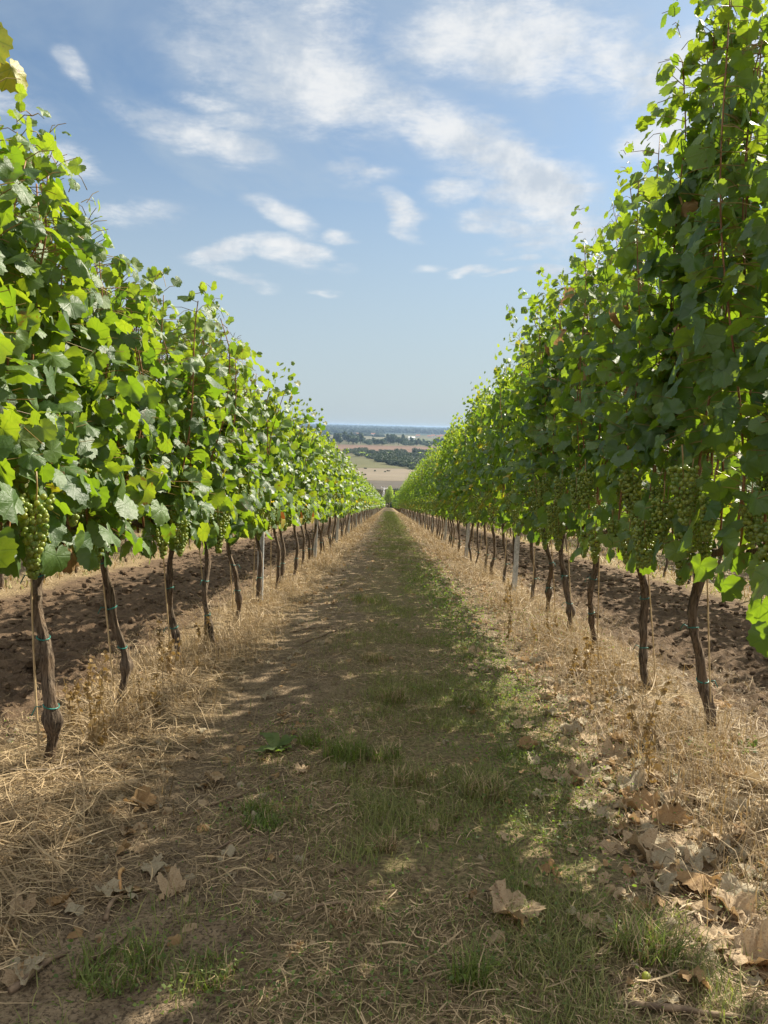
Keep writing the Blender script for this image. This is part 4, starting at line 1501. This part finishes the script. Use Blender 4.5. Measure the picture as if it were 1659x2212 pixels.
twig((-.52, 3.1), (-.44, 3.5), .004, 'fine twig along the bare track above the dock plant', seed=14)

gp = link('fallen_grape', mesh_of('fallen_grape', ICO2[0] * np.array([.0095, .0095, .010]), ICO2[1], None, {'tint': np.full(len(ICO2[0]), 1.0)}, None, True, (M['grape'],)), loc=(.575, 1.515, float(gh(.575, 1.515)) + .012))
tag(gp, 'single yellow grape fallen in the grass at the bottom right', 'grape')

# ------------------------------------------------------------------ the end of the rows and the valley
def crown_mesh(name, lobes, n, size, mat, seed, flat=0.0):
    """many leaf clumps spread through a set of lobes"""
    rg = np.random.default_rng(seed)
    lob = np.array(lobes, float)
    wts = lob[:, 3] * lob[:, 4] * lob[:, 5]
    idx = rg.choice(len(lob), n, p=wts / wts.sum())
    d = unit(rg.normal(0, 1, (n, 3))) * (rg.random((n, 1)) ** .38)
    P = lob[idx, :3] + d * lob[idx, 3:6]
    V, tr, uv, m = leaf_batch(TPL['C'], P, rg.normal(0, 1, (n, 3)) + np.array([0, 0, -.2]), d + rg.normal(0, .45, (n, 3)) + np.array([0, 0, .3]), size * rg.uniform(.6, 1.4, n), rg)
    tint = np.clip(rg.normal(.42, .22, n) + .25 * (fbm2(P[:, 0] / size * .35, P[:, 2] / size * .35, seed) - .5), 0, 1)
    return mesh_of(name, V, tr, None, {'tint': np.repeat(tint, m)}, uv, True, (M[mat],))


def tree(name, x, y, crown_me, trunk_h, trunk_r, label, cat, group=None, sc=1.0, rz=0.0, bark='tree_bark', proto=None):
    if proto is None:
        r_ = bpy.data.objects.new(name, None)
        COL.objects.link(r_)
        link('crown', crown_me, r_)
        mb_ = MB()
        mb_.add(*tube(np.array([(0, 0, -.3), (.03 * trunk_h, 0, trunk_h * .5), (0, .03 * trunk_h, trunk_h)]), [trunk_r, trunk_r * .8, trunk_r * .4], 8))
        for k_ in range(5):
            a, z_ = k_ * 1.3, trunk_h * (.45 + .1 * k_)
            mb_.add(*tube(np.array([(0, 0, z_), (math.cos(a) * trunk_h * .12, math.sin(a) * trunk_h * .12, z_ + trunk_h * .14), (math.cos(a) * trunk_h * .2, math.sin(a) * trunk_h * .2, z_ + trunk_h * .32)]),
                          [trunk_r * .4, trunk_r * .3, trunk_r * .15], 5))
        link('trunk', mb_.mesh('trunk', (M[bark],)), r_)
    else:
        r_ = copy_tree(proto)
    r_.location = (x, y, float(base_z(y)))
    r_.rotation_euler = (0, 0, rz)
    r_.scale = (sc, sc, sc)
    return tag(r_, label, cat, group)


lob = [(0, 0, 4.6, 1.3, 1.3, 1.7), (.4, 0, 3.4, 1.7, 1.5, 1.1), (-.6, .1, 3.1, 1.5, 1.4, 1.0), (.9, -.2, 2.4, 1.3, 1.2, .8), (-1.1, 0, 2.2, 1.1, 1.0, .7), (0.1, 0, 6.0, .75, .75, 1.1)]
tree('young_tree', .28, 236, crown_mesh('crown', lob, 2600, .26, 'pale_tree', 5), 4.6, .11, 'young pale green tree at the far end of the grass path', 'tree')

lm = bpy.data.objects.new('lattice_mast', None)
COL.objects.link(lm)
lm.location = (-1.95, 246, float(base_z(246)))
lm.rotation_euler = (0, rad(5), 0)
tag(lm, 'pale lattice mast with a short cross arm beside the young tree', 'mast')
for sx in (-1, 1):
    for sy in (-1, 1):
        link('leg', mesh_of('leg', *tube(np.array([(sx * .38, sy * .38, -.3), (sx * .14, sy * .14, 6.3)]), .075, 6), smooth=True, mats=(M['white'],)), lm)
mb_ = MB()
for k_ in range(9):
    z0, z1 = k_ * .7, (k_ + 1) * .7
    a, b = .38 - .24 * z0 / 6.3, .38 - .24 * z1 / 6.3
    s_ = 1 if k_ % 2 else -1
    for sy in (-1, 1):
        mb_.add(*tube(np.array([(s_ * a, sy * a, z0), (-s_ * b, sy * b, z1)]), .03, 4))
        mb_.add(*tube(np.array([(sy * a, s_ * a, z0), (sy * b, -s_ * b, z1)]), .03, 4))
link('bracing', mb_.mesh('bracing', (M['white'],)), lm)
mb_ = MB()
mb_.add(*tube(np.array([(-1.1, 0, 6.35), (1.1, 0, 6.35)]), .07, 6))
for s_ in (-.95, 0, .95):
    mb_.add(*tube(np.array([(s_, 0, 6.3), (s_, 0, 6.75)]), .06, 6))
link('cross_arm', mb_.mesh('cross_arm', (M['white'],)), lm)

# scrub below the vineyard
rnd = random.Random(8)
def bush_proto(mat, seed, w, h, n, size):
    rg = np.random.default_rng(seed)
    lobes = [(rg.uniform(-.5, .5) * w, rg.uniform(-.5, .5) * w, h * rg.uniform(.25, .6), w * rg.uniform(.28, .5), w * rg.uniform(.28, .5), h * rg.uniform(.25, .42)) for _ in range(6)]
    return crown_mesh('crown', lobes, n, size, mat, seed)


def plant_many(name, meshes, spots_, labels, cat, group, th, tr_):
    prot = {}
    for x, y, sc, k_ in spots_:
        o = tree(name, x, y, meshes[k_], th[k_], tr_, labels[k_], cat, group, sc, rnd.uniform(0, 6.3), 'bark', prot.get(k_))
        prot.setdefault(k_, o)


scrub = [bush_proto('rust_far', 1, 2.6, 1.8, 500, .32), bush_proto('bush_far', 2, 2.6, 2.4, 500, .32), bush_proto('rust_far', 3, 3.6, 1.6, 500, .34)]
sp = [(rnd.uniform(-26, 28), rnd.uniform(256, 418), rnd.uniform(.9, 2.0), rnd.randrange(3)) for _ in range(170)]
plant_many('scrub_bush', scrub, sp, ['rusty brown scrub bush below the far end of the rows', 'dark olive scrub bush below the far end of the rows', 'low spreading rusty bush on the slope below the rows'],
           'bush', 'scrub bushes on the slope below the vineyard', [1.0, 1.3, .8], .06)
sp = [(rnd.uniform(-60, 60), rnd.uniform(520, 648), rnd.uniform(.5, .9), rnd.randrange(2)) for _ in range(16)]
plant_many('field_bush', scrub, sp, ['small brown bush alone on the tan stubble field', 'small dark bush alone on the tan stubble field', ''], 'bush', 'small bushes dotted over the tan field', [1.0, 1.3, .8], .06)

belt = [bush_proto('bush_far', 11, 9, 5.5, 800, .85), bush_proto('bush_far', 12, 11, 4.6, 800, .85), bush_proto('bush_far', 13, 8, 7.0, 800, .85), bush_proto('pale_tree', 14, 7, 4.5, 600, .75)]
sp = []
for _ in range(420):
    y = 645 + 420 * rnd.random() ** 1.25
    x = rnd.uniform(-.115, .115) * y
    near_edge = 640 + 4.5 * max(0, 18 - x)
    if y < near_edge + 6:
        continue
    sp.append((x, y, rnd.uniform(.7, 1.25), rnd.choices(range(4), (4, 4, 2, .6))[0]))
plant_many('bush', belt, sp, ['dark green bush in the belt before the ploughed field', 'broad dark bush in the belt before the ploughed field', 'tall dark bush rising above the belt before the ploughed field',
                              'paler yellow green bush in the dark belt'], 'bush', 'bushes of the belt before the ploughed field', [2.5, 2.2, 3.4, 2.2], .25)

tall = []
for k_, (w, h) in enumerate(((9, 15), (12, 13), (8, 19), (16, 9))):
    rg = np.random.default_rng(k_ + 40)
    lobes = [(rg.uniform(-.35, .35) * w, rg.uniform(-.35, .35) * w, h * rg.uniform(.3, .8), w * rg.uniform(.25, .42), w * rg.uniform(.25, .42), h * rg.uniform(.14, .24)) for _ in range(9)]
    tall.append(crown_mesh('crown', lobes, 800, 1.5, 'conifer_far', 60 + k_))
sp = []
for _ in range(190):
    y = rnd.uniform(1405, 1720)
    x = rnd.uniform(-.135, .135) * y
    a = x / y
    k_ = 3 if rnd.random() < .6 else rnd.choice((0, 1))
    sc = rnd.uniform(.7, 1.05)
    if abs(a + .055) < .018 or abs(a - .008) < .012:
        k_ = rnd.choice((0, 2, 1)); sc = rnd.uniform(.95, 1.3)
    sp.append((x, y, sc, k_))
plant_many('tree', tall, sp, ['tall loose dark tree in the tree line behind the ploughed field', 'broad dark tree in the tree line behind the ploughed field', 'tallest slender tree of the tree line behind the ploughed field',
                              'low wide dark tree in the tree line behind the ploughed field'], 'tree', 'trees of the line behind the ploughed field', [8, 7, 11, 4], .5)

# forests out on the plain: each reads as one mass
mb = MB()
rg = np.random.default_rng(15)
for yy, h, n in ((2500, 8, 60), (2750, 10, 90), (3300, 15, 420), (3700, 18, 420), (4200, 20, 420), (5200, 24, 420), (6800, 28, 420), (9000, 30, 420), (12500, 34, 420), (18000, 40, 420)):
    for k_ in range(n):
        y = yy * rg.uniform(.96, 1.06)
        x = rg.uniform(-.19, .19) * y
        if yy < 3800 and abs(x / y - .04) < .05:
            continue
        w = yy * .0028 * rg.uniform(.6, 1.5) + 8
        d = ICO1[0] * (1 + .5 * (vnoise(ICO1[0][:, 0] * 2 + k_, ICO1[0][:, 2] * 2 + ICO1[0][:, 1], k_ % 91) - .5))[:, None]
        mb.add(d * np.array([w, w * .8, h * rg.uniform(.8, 1.0)]) + np.array([x, y, -DEPTH + h * .1]), ICO1[1], tint=rg.uniform(.1, .7))
tag(link('forest', mb.mesh('forest', (M['wood_floor'],), smooth=False)), 'blue far off forests along the horizon', 'forest', kind='stuff')

HOUSES = [(130, 2560, 14, 9, 5, 'small red roofed house right of centre in the far village'), (165, 2620, 18, 9, 5, 'long red roofed house in the far village'), (205, 2500, 12, 9, 5, 'pale house nearest the right row in the far village'),
          (150, 2700, 12, 9, 6, 'small house behind the long red roofed one'), (95, 2650, 14, 9, 5, 'house at the left end of the far village'), (185, 2750, 16, 9, 6, 'rearmost house of the far village'),
          (-120, 2650, 34, 12, 5, 'long low red roofed farm building left of centre on the plain'), (-60, 2750, 16, 9, 5, 'small farmhouse beside the long farm building')]
for x, y, w, d, h, lab in HOUSES:
    r_ = bpy.data.objects.new('house', None)
    COL.objects.link(r_)
    r_.location = (x, y, -DEPTH + .05)
    tag(r_, lab, 'house', 'houses of the far village')
    link('wall', mesh_of('wall', *box(-w / 2, w / 2, -d / 2, d / 2, 0, h), smooth=False, mats=(M['wall'],)), r_)
    v = np.array([(-w / 2 - .4, -d / 2 - .5, h + .05), (w / 2 + .4, -d / 2 - .5, h + .05), (w / 2 + .4, d / 2 + .5, h + .05), (-w / 2 - .4, d / 2 + .5, h + .05), (-w / 2 - .4, 0, h + 4), (w / 2 + .4, 0, h + 4)])
    link('roof', mesh_of('roof', v, [(0, 4, 3), (1, 2, 5)], [(0, 1, 5, 4), (2, 3, 4, 5), (0, 3, 2, 1)], smooth=False, mats=(M['roof'],)), r_)
r_ = bpy.data.objects.new('barn', None)
COL.objects.link(r_)
r_.location = (58, 2080, -DEPTH + .05)
tag(r_, 'white barn shining behind the tallest far trees', 'barn')
link('wall', mesh_of('wall', *box(-9, 9, -6, 6, 0, 6), smooth=False, mats=(M['white'],)), r_)
link('roof', mesh_of('roof', np.array([(-9.4, -6.4, 6.05), (9.4, -6.4, 6.05), (9.4, 6.4, 6.05), (-9.4, 6.4, 6.05), (-9.4, 0, 9), (9.4, 0, 9)]), [(0, 4, 3), (1, 2, 5)], [(0, 1, 5, 4), (2, 3, 4, 5), (0, 3, 2, 1)], smooth=False, mats=(M['white'],)), r_)
for k_ in range(5):
    o = link('white_box', None)
    mb_ = MB()
    mb_.add(*box(-.35, .35, -.3, .3, 0, .62)); mb_.add(*box(-.4, .4, -.35, .35, .623, .72))
    bpy.data.objects.remove(o)
    o = link('white_box', mb_.mesh('white_box', (M['white'],), False), loc=(44.5 + k_ * 1.35 , 492 + k_ * .4, -DEPTH + .1))
    tag(o, f'small white box on the dark field edge, {ordinal(k_ + 1)} of five from the left', 'box', 'five white boxes on the far field')
rt = link('radio_mast', mesh_of('radio_mast', *tube(np.array([(0, 0, -1), (0, 0, 26), (0, 0, 46)]), [1.6, 1.2, .8], 6), smooth=True, mats=(M['steel'],)), loc=(-250, 6000, -DEPTH))
tag(rt, 'thin mast standing up from the horizon left of centre', 'mast')

# ------------------------------------------------------------------ the air over the plain
hm, N = new_mat('haze')
vp = N.n('ShaderNodeVolumePrincipled')
vp.inputs['Color'].default_value = (.36, .51, .73, 1)
vp.inputs['Density'].default_value = 0.0001
vp.inputs['Anisotropy'].default_value = 0.25
finish(N, None, vp.outputs[0])
hv, _t, hq = box(-42000, 42000, -70, 62000, -DEPTH - 1, 13)
hz = link('haze', mesh_of('haze', hv, None, hq, smooth=False, mats=(hm,)))
tag(hz, 'thin blue haze over the plain', 'haze', kind='stuff')
